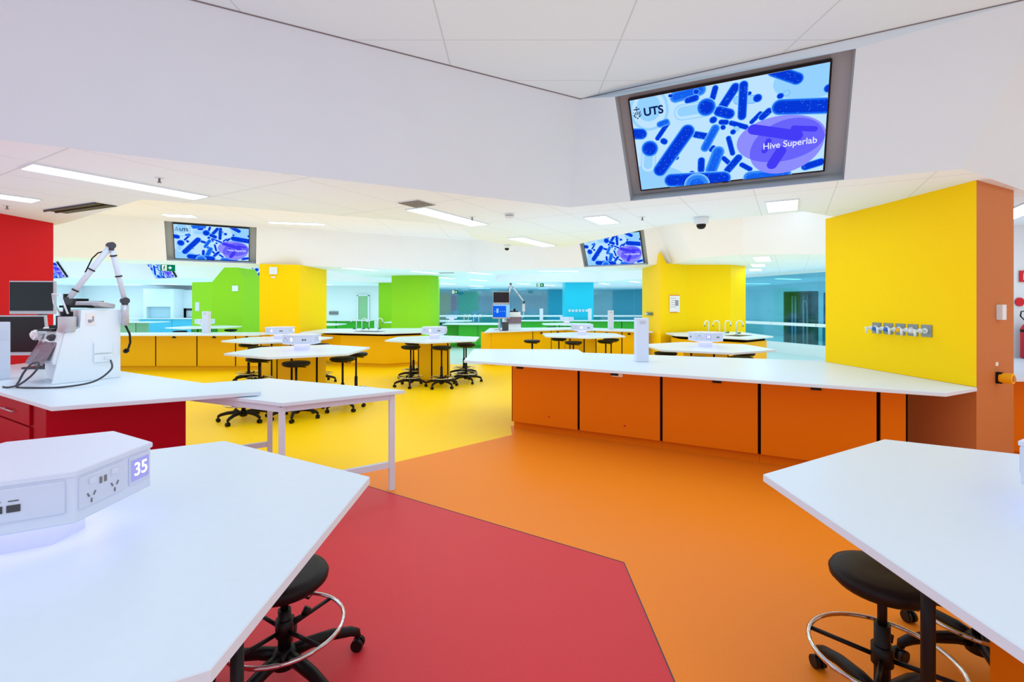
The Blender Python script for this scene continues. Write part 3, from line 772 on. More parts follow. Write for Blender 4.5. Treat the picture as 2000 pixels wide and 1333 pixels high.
tall.location = (-1.37, 9.40, 0); tall.rotation_euler = (0, 0, R(10))
for x, y, rz, lb in (
    (-3.05, 6.83, 50, 'tall stool at the front corner of the near left hexagonal table'),
    (-2.60, 7.42, 12, 'tall stool at the right corner of the near left hexagonal table, base in the open'),
    (-2.62, 8.12, 33, 'tall stool tucked behind the one at the right corner of the near left table'),
    (-3.86, 7.38, 60, 'tall stool under the left front edge of the near left hexagonal table'),
    (-5.46, 10.02, 5, 'leftmost stool of the table in front of the left yellow column'),
    (-4.87, 9.33, 40, 'second stool from left at the table in front of the left yellow column'),
    (-4.31, 8.95, 22, 'third stool from left at the table in front of the left yellow column'),
    (-3.98, 10.0, 60, 'stool right of the pedestal of the table before the left yellow column'),
    (-1.99, 9.50, 44, 'tall stool at the left front of the middle table, near the yellow sink bench'),
    (-2.14, 10.5, 20, 'tall stool just behind the left front stool of the middle table'),
    (-.95, 10.0, 65, 'tall stool at the right of the middle table, touching the orange bench tip in view'),
    (-1.08, 10.86, 15, 'tall stool at the back right of the middle table'),
    (-1.98, 11.05, 25, 'stool at the back of the middle table, only its ring showing left of the pedestal'),
    (.457, 11.06, 0, 'stool standing alone left of the table behind the orange bench'),
    (1.14, 11.75, 20, 'back left stool under the table behind the orange bench'),
    (1.35, 10.62, 42, 'front stool under the table behind the orange bench'),
    (2.13, 10.98, 10, 'front right stool under the table behind the orange bench'),
    (2.36, 11.5, 30, 'back right stool under the table behind the orange bench'),
    (2.62, 8.24, 12, 'left stool under the table whose hub shows 25'),
    (2.873, 7.45, 33, 'front stool under the table whose hub shows 25'),
    (3.52, 7.45, 55, 'right front stool under the table whose hub shows 25'),
    (3.92, 8.2, 25, 'right rear stool under the table whose hub shows 25, behind another'),
    (-10.3, 15.0, 10, 'left far stool under the white table before the peaked lime column'),
    (-9.25, 15.9, 45, 'right far stool under the white table before the peaked lime column'),
    (-3.25, 21.3, 45, 'far stool under the table right of the wide lime column'),
    (1.45, 17.7, 25, 'far stool under the white table before the cyan column')):
    dup(tall, (x, y, 0), R(rz), lb)

# ------------------------------------------------------------------ worktops, cabinets
def worktop(label, pts, name='worktop', z=.90, th=.032, m='top', sink=None):
    bm = B(); prism(bm, pts, z - th, z, ch=.003)
    return tag(obj(name, bm, m), label, 'worktop')
def unit(name, label, cat, P, Q, depth, m, doors=1, z0=.10, z1=.866, group=None, kick=True, gaps=True, setback=.05, handle=True, dot=False, hx=.45):
    P, Q = Vector(P), Vector(Q); d = Q - P; L = d.length
    t = thing(name, label, cat, (P.x, P.y, 0), math.atan2(d.y, d.x), group)
    bm = B(); box(bm, (L / 2, depth / 2, (z0 + z1) / 2), (L - .002, depth, z1 - z0)); obj('carcass', bm, m, t)
    if kick:
        bm = B(); box(bm, (L / 2, depth / 2 + setback / 2, z0 / 2), (L - .002, depth - setback, z0)); obj('kickboard', bm, m, t)
    w = L / doors
    for i in range(doors):
        bm = B(); box(bm, (w * (i + .5), -.010, (z0 + z1) / 2), (w - .030, .018, z1 - z0 - .004)); dr = obj('door', bm, m, t, bevel=.002)
        if handle:
            bm = B(); box(bm, (w * (i + hx), -.030, z1 - .066), (.085, .022, .024)); box(bm, (w * (i + hx), -.022, z1 - .042), (.04, .012, .03)); obj('handle', bm, 'black', dr)
        if dot:
            bm = B(); rod(bm, (w * (i + .58), -.019, z0 + .12), (w * (i + .58), -.0215, z0 + .12), .012, n=16); obj('sticker', bm, 'sig_red', dr)
    if gaps:
        for i in range(doors + 1):
            x = min(max(w * i, .006), L - .006); bm = B(); box(bm, (x, -.004, (z0 + z1) / 2), (.012 if i in (0, doors) else .024, .006, z1 - z0 - .002)); obj('gap_strip', bm, 'gap', t)
    return t
# orange bench
worktop('long white worktop of the orange bench, running across to the big yellow wall', [(-.609, 6.118), (3.451, 3.842), (3.935, 4.09), (3.87, 5.80), (3.9, 6.05), (1.04, 7.10), (1.04, 7.62), (-.61, 7.68)], name='worktop')
od = Vector((.875, -.483))
def op(t): return Vector((0.0, 6.24)) + od * t
ts = [0.0, .919, 1.885, 2.846, 3.81]
names = ('leftmost orange cupboard of the long bench, beside the yellow floor', 'second orange cupboard from the left, with a white tag under the worktop',
         'third orange cupboard from the left of the long bench', 'fourth and widest-looking orange cupboard, behind the bottom right table')
for i in range(4):
    c = unit('cupboard', names[i], 'cupboard', op(ts[i]), op(ts[i + 1]), .6, 'orange', 1, dot=i < 2, group='orange cupboards', hx=(.14, .46, .59, .5)[i])
    if i == 1:
        bm = B(); box(bm, (.47, -.022, .795), (.13, .004, .04)); obj('paper_tag', bm, 'paper', c)
P, Q = op(3.81), op(4.02)
unit('end_panel', 'narrow orange end panel of the long bench near the big column', 'panel', P, Q, .5, 'orange', 1, handle=False)
# red bench at left
worktop('white worktop with a pointed end over red cupboards, carrying the white workstation', [(-2.03, 3.91), (-3.166, 3.321), (-5.86, 4.93), (-5.86, 6.1)])
pts = [(-2.70, 4.00), (-3.47, 3.60), (-5.8, 4.985), (-5.8, 5.42)]
t = thing('cupboard', 'dark red cupboard wedge under the pointed white worktop at left', 'cupboard', (0, 0, 0))
bm = B(); prism(bm, pts, .10, .866); obj('carcass', bm, 'red_lam', t)
bm = B(); prism(bm, inset(pts, .04), 0, .10); obj('kickboard', bm, 'red_lam', t)
dl = Vector((-2.33, 1.385)).normalized(); nl = Vector((-dl.y, dl.x))
if nl.y > 0: nl = -nl
for k, (a, b) in enumerate(((.28, 1.2), (1.22, 2.1))):
    m = Vector((-3.47, 3.60)) + dl * (a + b) / 2 + nl * .010
    bm = B(); box(bm, (m.x, m.y, .76), (b - a - .01, .018, .19), math.atan2(dl.y, dl.x)); dr = obj('drawer', bm, 'red_lam', t, bevel=.002)
    h = m + nl * .03; bm = B()
    rod(bm, (h.x - dl.x * .14, h.y - dl.y * .14, .745), (h.x + dl.x * .14, h.y + dl.y * .14, .745), .006, n=8)
    for s in (-.12, .12): rod(bm, (h.x + dl.x * s, h.y + dl.y * s, .745), (h.x + dl.x * s - nl.x * .03, h.y + dl.y * s - nl.y * .03, .745), .005, n=6)
    obj('handle', bm, 'silver', dr)
    m2 = m; bm = B(); box(bm, (m2.x, m2.y, .38), (b - a - .01, .018, .54), math.atan2(dl.y, dl.x)); obj('door', bm, 'red_lam', t, bevel=.002)
# white rectangular table
q = [Vector((-2.444, 4.868)), Vector((-.928, 4.183)), Vector((-1.726, 3.638)), Vector((-3.242, 4.323))]
t = thing('work_table', 'white rectangular table with open steel frame between red and orange zones', 'table', (-2.085, 4.253, 0))
cen = Vector((-2.085, 4.253))
ql = [p - cen for p in q]
bm = B(); prism(bm, ql, .832, .862, ch=.003); obj('tabletop', bm, 'top', t)
qi = [p * .90 for p in ql]
for p in qi:
    bm = B(); box(bm, (p.x, p.y, .41), (.045, .045, .82), R(30)); obj('leg', bm, 'steelwhite', t)
for i in range(4):
    a, b = qi[i], qi[(i + 1) % 4]; m = (a + b) / 2; d = b - a
    bm = B(); box(bm, (m.x, m.y, .806), (d.length, .035, .05), math.atan2(d.y, d.x)); obj('apron_rail', bm, 'steelwhite', t)
for a, b in ((qi[1], qi[2]), (qi[3], qi[0])):
    m = (a + b) / 2; d = b - a; bm = B(); box(bm, (m.x, m.y, .22), (d.length, .035, .05), math.atan2(d.y, d.x)); obj('stretcher', bm, 'steelwhite', t)

# left yellow bench
def lx(px, d): return (px - 1000) / 944 * d
worktop('white worktop on the left row of yellow cupboards, left of the yellow column', [(-10.6, 11.3), (-6.03, 11.38), (-5.95, 12.4), (-6.4, 12.42), (-6.6, 12.46), (-10.6, 12.2)])
ps = [-10.5, lx(308, 11.9), lx(388, 11.9), lx(463, 11.9), -6.15]
lbs = ('yellow cupboard behind the white workstation, leftmost of the left row', 'second yellow cupboard of the left row', 'third yellow cupboard of the left row, behind the near hexagonal table', 'last yellow cupboard of the left row, below the yellow column')
for i in range(4): unit('cupboard', lbs[i], 'cupboard', (ps[i], 11.85), (ps[i + 1], 11.85), .5, 'yellow_lam', 1, group='yellow cupboards')
# sink bench behind the middle table
sb = [(-5.45, 12.42), (-4.5, 12.45), (-3.2, 12.0), (-2.2, 12.6), (-2.6, 14.6), (-5.52, 14.3)]
worktop('white sink worktop right of the left yellow column, with swan neck taps', sb)
t = thing('sink_cabinet', 'golden yellow sink cabinet between the left yellow column and the middle table', 'cabinet')
body = [(-5.2, 13.2), (-4.5, 12.7), (-3.2, 12.35), (-2.4, 12.9), (-2.7, 14.3), (-5.3, 14.1)]
bm = B(); prism(bm, body, .09, .80); obj('carcass', bm, 'yellow_lam', t)
bm = B(); prism(bm, inset(body, .06), 0, .09); obj('kickboard', bm, 'yellow_lam', t)
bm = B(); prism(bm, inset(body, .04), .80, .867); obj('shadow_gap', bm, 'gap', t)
# bench behind the orange bench
vb = [(-.72, 12.5), (1.6, 14.0), (3.70, 12.65), (3.70, 14.0), (1.8, 15.2), (-.68, 14.6)]
worktop('white V-shaped worktop behind the orange bench, carrying the far workstation', vb)
def on_line(P, Q, px):
    r = (px - 1000) / 944; P, Q = Vector(P), Vector(Q); d = Q - P
    t = (r * P.y - P.x) / (d.x - r * d.y); return P + d * t
A0, A1, A2 = (-.56, 12.72), (1.55, 14.16), (3.42, 13.065)
c1, c2, c3, c4 = on_line(A0, A1, 1040), on_line(A0, A1, 1076), on_line(A1, A2, 1162), on_line(A1, A2, 1215)
unit('cupboard', 'wide plain yellow cupboard under the far workstation', 'cupboard', A0, c1, .5, 'yellow_lam', 1, handle=False, gaps=False, group='yellow cupboards')
unit('cupboard', 'yellow cupboard right of the wide plain one, left of the inner corner', 'cupboard', c1, c2, .5, 'yellow_lam', 1, group='yellow cupboards')
unit('cupboard', 'yellow cupboard at the inner corner behind the table left of the white tower', 'cupboard', c2, A1, .22, 'yellow_lam', 1, group='yellow cupboards')
unit('cupboard', 'yellow cupboard just right of the inner bench corner', 'cupboard', A1, c3, .22, 'yellow_lam', 1, group='yellow cupboards')
unit('cupboard', 'yellow cupboard second right of the inner bench corner', 'cupboard', c3, c4, .5, 'yellow_lam', 1, group='yellow cupboards')
unit('cupboard', 'yellow cupboard ending against the broad yellow column, beside the near white tower', 'cupboard', c4, A2, .5, 'yellow_lam', 1, group='yellow cupboards')
# right sink bench
rb = [(3.8, 11.3), (4.9, 10.05), (5.84, 10.8), (5.95, 12.6), (4.66, 12.6), (3.86, 12.15)]
worktop('white sink worktop below the broad yellow column, with swan neck taps and a dark sink', rb)
t = thing('sink_cabinet', 'yellow sink cabinet below the broad yellow column at right', 'cabinet')
body = inset(rb, .12)
bm = B(); prism(bm, body, .09, .80); obj('carcass', bm, 'yellow_lam', t)
bm = B(); prism(bm, inset(body, .06), 0, .09); obj('kickboard', bm, 'yellow_lam', t)
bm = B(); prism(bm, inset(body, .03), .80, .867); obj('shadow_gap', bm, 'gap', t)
bm = B(); box(bm, (5.15, 11.0, .902), (.6, .36, .006), R(38)); tag(obj('sink', bm, 'black'), 'dark sink basin sunk in the right white sink worktop', 'sink')
bm = B(); box(bm, (-3.75, 12.75, .902), (.7, .4, .006), R(-15)); tag(obj('sink', bm, 'darkgrey'), 'sink basin in the white worktop right of the left yellow column', 'sink')
# right side orange bench beyond the column
worktop('white worktop beyond the orange column, cut by the right photo edge', [(4.80, 4.60), (7.6, 4.60), (7.6, 6.40), (4.80, 6.40)])
unit('cupboard', 'shaded orange cupboard beyond the orange column at the right photo edge', 'cupboard', (4.84, 4.95), (6.2, 4.95), .6, 'orange', 1, handle=False, gaps=False)

# far green, blue and sage benches
worktop('far white worktop on green cupboards right of the wide lime column', [(-2.55, 17.75), (-.45, 17.55), (-.45, 19.0), (-2.55, 19.0)])
unit('cupboard', 'dark green cupboard set back beside the wide lime column', 'cupboard', (-2.5, 18.25), (-2.0, 18.25), .6, 'green', 1, handle=False, group='green cupboards')
unit('cupboard', 'bright green double cupboard left of the far workstation bench', 'cupboard', (-1.98, 17.9), (-.55, 17.9), .9, 'green', 2, handle=False, gaps=False, group='green cupboards')
worktop('far white worktop on green cupboards before the cyan column', [(.3, 21.4), (6.4, 21.4), (6.4, 22.6), (.3, 22.6)])
for i, lb in enumerate(('far green cupboard right of the far workstation', 'far green cupboard under the far table before the cyan column', 'far green cupboard below the cyan column', 'far green cupboard right below the cyan column, near the white tower')):
    unit('cupboard', lb, 'cupboard', (.4 + 1.5 * i, 21.6), (1.9 + 1.5 * i, 21.6), .7, 'green', 1, handle=False, group='green cupboards')
worktop('far white worktop on green cupboards behind the left yellow column', [(-12.6, 21.85), (-6.4, 21.85), (-6.4, 22.9), (-12.6, 22.9)])
for i, lb in enumerate(('far green cupboard just right of the peaked lime column', 'far green cupboard behind the left yellow column', 'far green cupboard right of the left yellow column', 'far green cupboard ending at the narrow green column')):
    unit('cupboard', lb, 'cupboard', (-12.5 + 1.5 * i, 22.0), (-11.0 + 1.5 * i, 22.0), .8, 'green', 1, handle=False, group='green cupboards')
worktop('far white worktop on sky blue cupboards left of the peaked lime column', [(-20.9, 24.8), (-14.8, 24.8), (-14.8, 26.95), (-20.9, 26.95)])
for i, lb in enumerate(('far sky blue cupboard, left of two', 'far sky blue cupboard, right of two, left of the peaked lime column')):
    unit('cupboard', lb, 'cupboard', (-19.2 + 1.7 * i, 24.9), (-17.5 + 1.7 * i, 24.9), 1.9, 'blue_lam', 1, handle=False, gaps=False, group='sky blue cupboards')
worktop('far white worktop over a sage green cupboard right of the white workstation', [(-18.6, 19.6), (-14.6, 19.6), (-14.6, 20.6), (-18.6, 20.6)])
unit('cupboard', 'far sage green cupboard just right of the white workstation', 'cupboard', (-17.6, 19.8), (-15.4, 19.8), .7, 'sage', 2, handle=False, group='sage cupboards')
t = thing('fume_hood', 'far white fume hood with a pale blue open front', 'fume hood', (-18.8, 25.7, 0))
bm = B(); box(bm, (0, .5, 1.98), (1.6, 1.0, .96)); box(bm, (-.72, .5, 1.2), (.16, 1.0, .6)); box(bm, (.72, .5, 1.2), (.16, 1.0, .6)); box(bm, (0, .9, 1.2), (1.6, .2, .6)); obj('housing', bm, 'white', t)
bm = B(); box(bm, (0, .2, 1.2), (1.28, .02, .58)); obj('sash', bm, 'hood_glass', t)
t = thing('wall_cupboards', 'far run of white wall cupboards with dark slots beside the fume hood', 'wall cupboard', (-17.0, 26.5, 0))
bm = B(); box(bm, (0, .2, 1.92), (2.2, .4, 1.0)); obj('carcass', bm, 'white', t)
bm = B(); box(bm, (0, .3, 1.18), (2.2, .2, .52)); obj('back_panel', bm, 'white', t)
for i in range(4):
    bm = B(); box(bm, (-.82 + .52 * i, .18, 1.34), (.40, .03, .09)); obj('slot', bm, 'darkgrey', t)
r = bpy.data.objects.new('door_1', None); COL.objects.link(r); r.location = (-8.3, 26.98, 0); r['kind'] = 'structure'
bm = B(); box(bm, (0, -.03, 1.05), (.5, .04, 2.1)); obj('door_leaf', bm, 'sage', r)
bm = B(); box(bm, (-.3, -.04, 1.07), (.08, .06, 2.14)); box(bm, (.3, -.04, 1.07), (.08, .06, 2.14)); box(bm, (0, -.04, 2.14), (.68, .06, .08)); obj('door_frame', bm, 'white', r)
tag(obj('wall_plate', box(B(), (-9.95, 26.96, 1.15), (.5, .04, .18)), 'grey'), 'grey dispenser on the far white wall right of the left yellow column', 'dispenser')

# ------------------------------------------------------------------ power towers
def tower(label, x, y, rz=0):
    t = thing('power_tower', label, 'power tower', (x, y, .90), R(rz), 'white power towers')
    bm = B(); box(bm, (0, 0, .27), (.15, .13, .54)); obj('housing', bm, 'hub', t, bevel=.006)
    bm = B()
    for i in range(3): box(bm, (0, -.0655, .50 - .014 * i), (.07, .002, .004))
    obj('vent_slots', bm, 'ink', t)
    bm = B(); box(bm, (.0755, 0, .42), (.006, .08, .10)); obj('power_socket', bm, 'plate', t)
tower('near white upright tower standing on the orange bench worktop', 1.60, 5.98)
tower('white upright tower at the left photo edge, on the red bench worktop', -4.83, 4.52)
tower('white tower on the V-shaped worktop behind the orange bench, left of the near tower', 2.86, 14.0)
tower('far white tower on the green bench, right edge of the cyan column', 3.5, 21.75)
tower('far white tower on the green bench between workstation and cyan column', 1.32, 21.75)
tower('white tower on the left yellow cupboards, before the peaked lime column', -7.65, 12.1)

# ------------------------------------------------------------------ taps
def make_tap(label, loc, rz, cat='tap', group=None):
    t = thing('swan_neck_tap', label, cat, loc, rz, group)
    bm = B(); rod(bm, (0, 0, 0), (0, 0, .03), .028, n=12)
    pts = [(0, 0, .03), (0, 0, .26)] + [(0, -.07 + .07 * math.cos(a), .26 + .07 * math.sin(a)) for a in (R(20 * i) for i in range(1, 10))] + [(0, -.14, .22)]
    tube(bm, pts, .012, 8); obj('neck', bm, 'white', t)
    bm = B(); rod(bm, (0, -.14, .22), (0, -.14, .195), .014, .010, n=10); obj('nozzle', bm, 'darkgrey', t)
    bm = B(); rod(bm, (.0, -.02, .04), (.0, -.07, .05), .014, n=8); rod(bm, (0, -.07, .05), (0, -.09, .05), .022, n=10); obj('handle', bm, 'tap_green', t)
    return t
tp = make_tap('far left white swan neck tap of the right sink bench', (4.62, 11.35, .9), R(-60), group='swan neck taps')
for loc, rz, lb in (((4.85, 11.3, .9), -100, 'second from left white swan neck tap of the right sink bench'), ((5.05, 11.45, .9), 100, 'third from left white swan neck tap of the right sink bench'),
                    ((5.22, 11.25, .9), 70, 'rightmost white swan neck tap of the right sink bench'),
                    ((-4.30, 13.35, .9), -60, 'leftmost white swan neck tap right of the left yellow column'), ((-4.16, 13.4, .9), 80, 'second white swan neck tap right of the left yellow column'),
                    ((-4.02, 13.6, .9), 0, 'third white swan neck tap right of the left yellow column'), ((-3.72, 13.4, .9), 80, 'rightmost white swan neck tap right of the left yellow column'),
                    ((-1.82, 18.35, .9), 40, 'leftmost far swan neck tap on the green bench'), ((-1.66, 18.35, .9), 40, 'second far swan neck tap on the green bench'),
                    ((-1.45, 18.35, .9), 40, 'third far swan neck tap on the green bench'), ((-1.26, 18.35, .9), 40, 'rightmost far swan neck tap on the green bench, next to the monitors')):
    dup(tp, loc, R(rz), lb)
# gas outlets on the big yellow wall (wall runs almost straight away from the viewer)
wa, wb = Vector((3.94, 4.10)), Vector((3.86, 5.95)); wdv = (wb - wa).normalized(); wn = Vector((-wdv.y, wdv.x))
if wn.x > 0: wn = -wn
def on_wall(px):
    r = (px - 1000) / 944; return (r * wa.y - wa.x) / (wdv.x - r * wdv.y)
gl = ((1713, 'sig_blue', 'leftmost gas outlet on the yellow wall, blue knob'), (1735.5, 'sig_blue', 'second gas outlet on the yellow wall, blue knob'), (1759, 'sig_yellow', 'middle gas outlet on the yellow wall, amber knob'),
      (1783.5, 'clear', 'fourth gas outlet on the yellow wall, clear knob'), (1810.5, None, 'rightmost gas outlet on the yellow wall, plain white'))
for px, mk, lb in gl:
    s = on_wall(px); p = wa + wdv * s
    t = thing('gas_outlet', lb, 'gas outlet', (p.x, p.y, 1.355), math.atan2(-wdv.y, -wdv.x), 'gas outlets on the yellow wall')
    # local x: towards the viewer along the wall, local -y: out of the wall
    bm = B(); box(bm, (0, -.004, 0), (.115, .008, .115)); obj('back_plate', bm, 'plate_steel', t, bevel=.002)
    bm = B(); rod(bm, (0, -.008, .0), (0, -.025, .0), .026, n=14); rod(bm, (0, -.025, 0), (0, -.125, 0), .013, n=10); rod(bm, (0, -.118, .015), (0, -.118, -.055), .014, .008, n=10); rod(bm, (0, -.06, 0), (0, -.075, 0), .022, n=12); obj('spout', bm, 'white', t)
    if mk:
        bm = B(); rod(bm, (.012, -.050, -.006), (.065, -.060, -.014), .024, .016, n=12); obj('knob', bm, mk, t)
# far taps rows: outlets on the broad yellow column and cyan column
for i, y in enumerate((12.95, 13.1, 13.25, 13.4)):
    t = thing('gas_outlet', 'small gas outlet on the pale left face of the broad yellow column', 'gas outlet', (3.745, y, 1.36), R(-90), 'gas outlets on the broad yellow column')
    bm = B(); box(bm, (0, -.004, 0), (.10, .008, .10)); obj('back_plate', bm, 'plate_steel', t)
    bm = B(); rod(bm, (0, -.008, 0), (0, -.11, 0), .014, n=8); obj('spout', bm, 'tap_green' if i == 0 else 'white', t)
for i in range(6):
    t = thing('gas_outlet', 'tiny gas outlet in the row on the cyan column', 'gas outlet', (2.72 + .16 * i, 22.79, 1.33), 0, 'gas outlets on the cyan column')
    bm = B(); box(bm, (0, -.004, 0), (.11, .008, .11)); obj('back_plate', bm, 'white', t)
    bm = B(); rod(bm, (0, -.008, 0), (0, -.11, 0), .018, n=8); obj('spout', bm, 'white', t)

# ------------------------------------------------------------------ workstations
def monitor(label, loc, rz, tilt, w, h, lit=False):
    t = thing('monitor', label, 'monitor', loc, rz)
    m = Matrix.Rotation(-tilt, 4, 'X')
    bm = B(); box(bm, (0, .02, h / 2), (w, .035, h)); bm.transform(m); obj('casing', bm, 'silver', t, bevel=.004)
    bm = B(); box(bm, (0, -.001, h / 2 + .012), (w - .02, .006, h - .05)); bm.transform(m); s = obj('screen', bm, 'sm' if lit else 'screen_off', t)
    if lit:
        bm = B(); box(bm, (w * .38, -.006, h / 2 + .012), (w * .2, .004, h - .06)); box(bm, (0, -.006, h * .93), (w - .04, .004, .035))
        box(bm, (-w * .22, -.006, h * .55), (w * .12, .004, h * .3)); bm.transform(m); obj('screen_panel', bm, 'sb2', s)
        for x in (-.36, -.05, .08, .19):
            bm = B(); box(bm, (w * x, -.006, h * .5), (.02, .004, .02)); bm.transform(m); obj('screen_icon', bm, 'sb2', s)
    bm = B(); rod(bm, (0, .04, h / 2), (0, .10, h / 2), .03, n=10); obj('mount', bm, 'darkgrey', t)
    return t
def arm(parent, base, top, end, r):
    base, top, end = Vector(base), Vector(top), Vector(end)
    bm = B(); tube(bm, [base, base.lerp(top, .5), top], r, 12); obj('lower_tube', bm, 'steelwhite', parent)
    bm = B(); tube(bm, [top, top.lerp(end, .5), end], r * .92, 12); obj('upper_tube', bm, 'steelwhite', parent)
    for p, q in ((base, top), (top, end)):
        for f in (.18, .55):
            a = p.lerp(q, f); d = (q - p).normalized() * r * .25
            bm = B(); rod(bm, a - d, a + d, r * 1.22, n=14); obj('clamp_band', bm, 'black', parent)
    side = Vector((r * 1.2, 0, 0))
    for p in (base, top, end):
        bm = B(); rod(bm, p - side, p + side, r * 1.35, n=16); rod(bm, p + Vector((0, 0, -r * 1.9)), p + Vector((0, 0, r * .4)), r * 1.1, n=12); obj('arm_joint', bm, 'darkgrey', parent)
    bm = B(); tube(bm, [top.lerp(base, .5) + Vector((-r, -r, 0)), top.lerp(base, .28) + Vector((-r * 2.2, -r * 1.4, .02)), top.lerp(base, .2) + Vector((-r * 1.2, -r, .03)), top.lerp(base, .12) + Vector((-r * .2, -r, 0))], .006, 6); obj('loose_cable', bm, 'black', parent)
# near workstation: a tall white console, its side facing the viewer
t = thing('workstation', 'near white microscopy console with jointed arm on the red bench', 'workstation', (-4.03, 4.236, .90), R(-30))
# local: x along the front (to the right), y into the console; the right side is at x=0
prof = [(.10, 0), (.50, 0), (.50, .655), (.20, .655), (.19, .50), (.09, .49), (.015, .20), (.02, .17), (.10, .15)]
bm = B(); extrude_profile(bm, prof, -.52, -.03)
extrude_profile(bm, [(0, 0), (.50, 0), (.50, .655), (.20, .655), (.19, .49), (.09, .45), (.012, .06)], -.03, 0.0); obj('housing', bm, 'console', t, bevel=.006)
bm = B(); box(bm, (.008, .36, .30), (.016, .14, .10)); box(bm, (.008, .36, .20), (.016, .14, .07)); obj('side_cover', bm, 'console', t, bevel=.004)
bm = B(); box(bm, (.016, .39, .205), (.03, .05, .035)); obj('power_plug', bm, 'white', t, bevel=.004)
bm = B(); lathe(bm, [(.058, 0), (.064, .006), (.064, .135), (.06, .14)], 24, (-.045, .115, .455)); obj('steel_canister', bm, 'silver', t)
bm = B(); box(bm, (.002, .27, .57), (.004, .07, .11)); obj('warning_label', bm, 'paper', t)
bm = B(); box(bm, (.0045, .262, .55), (.001, .03, .03)); box(bm, (.0045, .285, .57), (.001, .012, .05)); obj('label_print', bm, 'ink', t)
bm = B(); box(bm, (-.30, .10, .47), (.22, .14, .02), R(10)); rod(bm, (-.22, .12, .48), (-.22, .12, .60), .03, n=12); box(bm, (-.16, .1, .50), (.2, .03, .03), R(20)); obj('joystick', bm, 'black', t)
bm = B(); rod(bm, (-.10, .13, .50), (-.10, .13, .80), .026, n=12); rod(bm, (-.10, .13, .57), (-.10, .13, .64), .045, n=12); obj('arm_post', bm, 'black', t)
bm = B(); tube(bm, [(-.13, .1, .60), (-.17, .06, .72), (-.16, .05, .80), (-.02, .06, .79), (.03, .06, .74), (.02, .1, .62)], .008, 6); obj('loop_cable', bm, 'white', t)
arm(t, (-.09, .13, .74), (.06, .40, 1.26), (.035, .52, .74), .0235)
bm = B(); rod(bm, (.035, .52, .70), (.035, .52, .50), .032, n=14); obj('nozzle', bm, 'silver', t)
bm = B(); tube(bm, [(.05, .52, .50), (.11, .53, .42), (.12, .53, .34), (.08, .53, .28), (.03, .53, .25)], .010, 6); rod(bm, (.02, .53, .25), (.05, .53, .26), .022, n=10); obj('hanging_hose', bm, 'black', t)
bm = B(); box(bm, (-.10, .34, .70), (.26, .16, .045), R(24), rx=R(-10)); obj('scanner_tray', bm, 'silver', t, bevel=.01)
bm = B(); box(bm, (-.20, .30, .725), (.34, .04, .025), R(24)); box(bm, (-.16, .22, .685), (.30, .03, .02), R(30)); box(bm, (-.33, .27, .72), (.2, .10, .08), R(10)); obj('tray_arm', bm, 'black', t)
bm = B()
for i in range(5): box(bm, (.003, .22 + .05 * i, .35), (.004, .006, .58))
# cable on the worktop
c = B()
def wl(x, y, z): return Vector((x, y, z))
cp = [(-3.62, 4.36, 1.10), (-3.55, 4.28, 1.03), (-3.60, 4.16, .94), (-3.78, 4.06, .909), (-4.02, 4.03, .909), (-4.18, 4.08, .909), (-4.22, 4.14, .95), (-4.20, 4.16, 1.02), (-4.12, 4.14, 1.09), (-4.04, 4.12, 1.11), (-4.02, 4.10, 1.07), (-4.06, 4.08, 1.0), (-4.14, 4.06, .93), (-4.22, 4.05, .909), (-4.30, 4.08, .909)]
sm = []
for i in range(len(cp) - 1):
    p0, p1, p2, p3 = (Vector(cp[max(0, min(len(cp) - 1, i + k))]) for k in (-1, 0, 1, 2))
    for k in range(6):
        u = k / 6; sm.append(.5 * ((2 * p1) + (p2 - p0) * u + (2 * p0 - 5 * p1 + 4 * p2 - p3) * u * u + (3 * p1 - p0 - 3 * p2 + p3) * u ** 3))
tube(c, sm, .008, 8)
tag(obj('power_cable', c, 'darkgrey'), 'dark cable looping from the near console onto the white worktop', 'cable')
def crumple(name, m, loc, s, seed, label, cat):
    bm = B(); bmesh.ops.create_icosphere(bm, subdivisions=3, radius=1.0); rn = random.Random(seed)
    for v in bm.verts:
        k = 1 + rn.uniform(-.16, .16); v.co = Vector((v.co.x * s[0] * k, v.co.y * s[1] * k, v.co.z * s[2] * k))
    for f in bm.faces: f.smooth = False
    return tag(obj(name, bm, m, loc=loc), label, cat)
# bag hung on the front of the console
bm = B(); rn = random.Random(5)
nx, nz = 9, 7; gr = []
for s in (0, 1):
    gr.append([[bm.verts.new((-.50 + .42 * i / nx, (-.035 - .05 * s * math.sin(math.pi * i / nx) * math.sin(math.pi * (j + .5) / (nz + 1))) - rn.uniform(0, .012) + .10 * j / nz,   .16 + .20 * j / nz + rn.uniform(-.006, .006))) for j in range(nz + 1)] for i in range(nx + 1)])
for s in (0, 1):
    for i in range(nx):
        for j in range(nz): bm.faces.new((gr[s][i][j], gr[s][i + 1][j], gr[s][i + 1][j + 1], gr[s][i][j + 1]))
for i in range(nx):
    for j in (0, nz): bm.faces.new((gr[0][i][j], gr[0][i + 1][j], gr[1][i + 1][j], gr[1][i][j]))
for j in range(nz):
    for i in (0, nx): bm.faces.new((gr[0][i][j], gr[0][i][j + 1], gr[1][i][j + 1], gr[1][i][j]))
o = obj('plastic_bag', bm, 'bag', loc=(-4.03, 4.236, .90), rz=R(-30)); tag(o, 'crinkled grey plastic bag hanging on the front of the near console', 'bag')
crumple('plastic_wrap', 'clear', (-4.413, 4.492, 1.32), (.05, .045, .05), 8, 'clear crumpled plastic wrap at the upper left of the near console front', 'plastic wrap')
crumple('plastic_pouch', 'darkgrey', (-4.166, 4.372, 1.304), (.038, .03, .03), 9, 'small dark crumpled pouch at the centre of the near console front', 'pouch')
monitor('upper of two dark monitors before the red column, left', (-5.19, 5.22, 1.50), R(4), R(0), .455, .36)
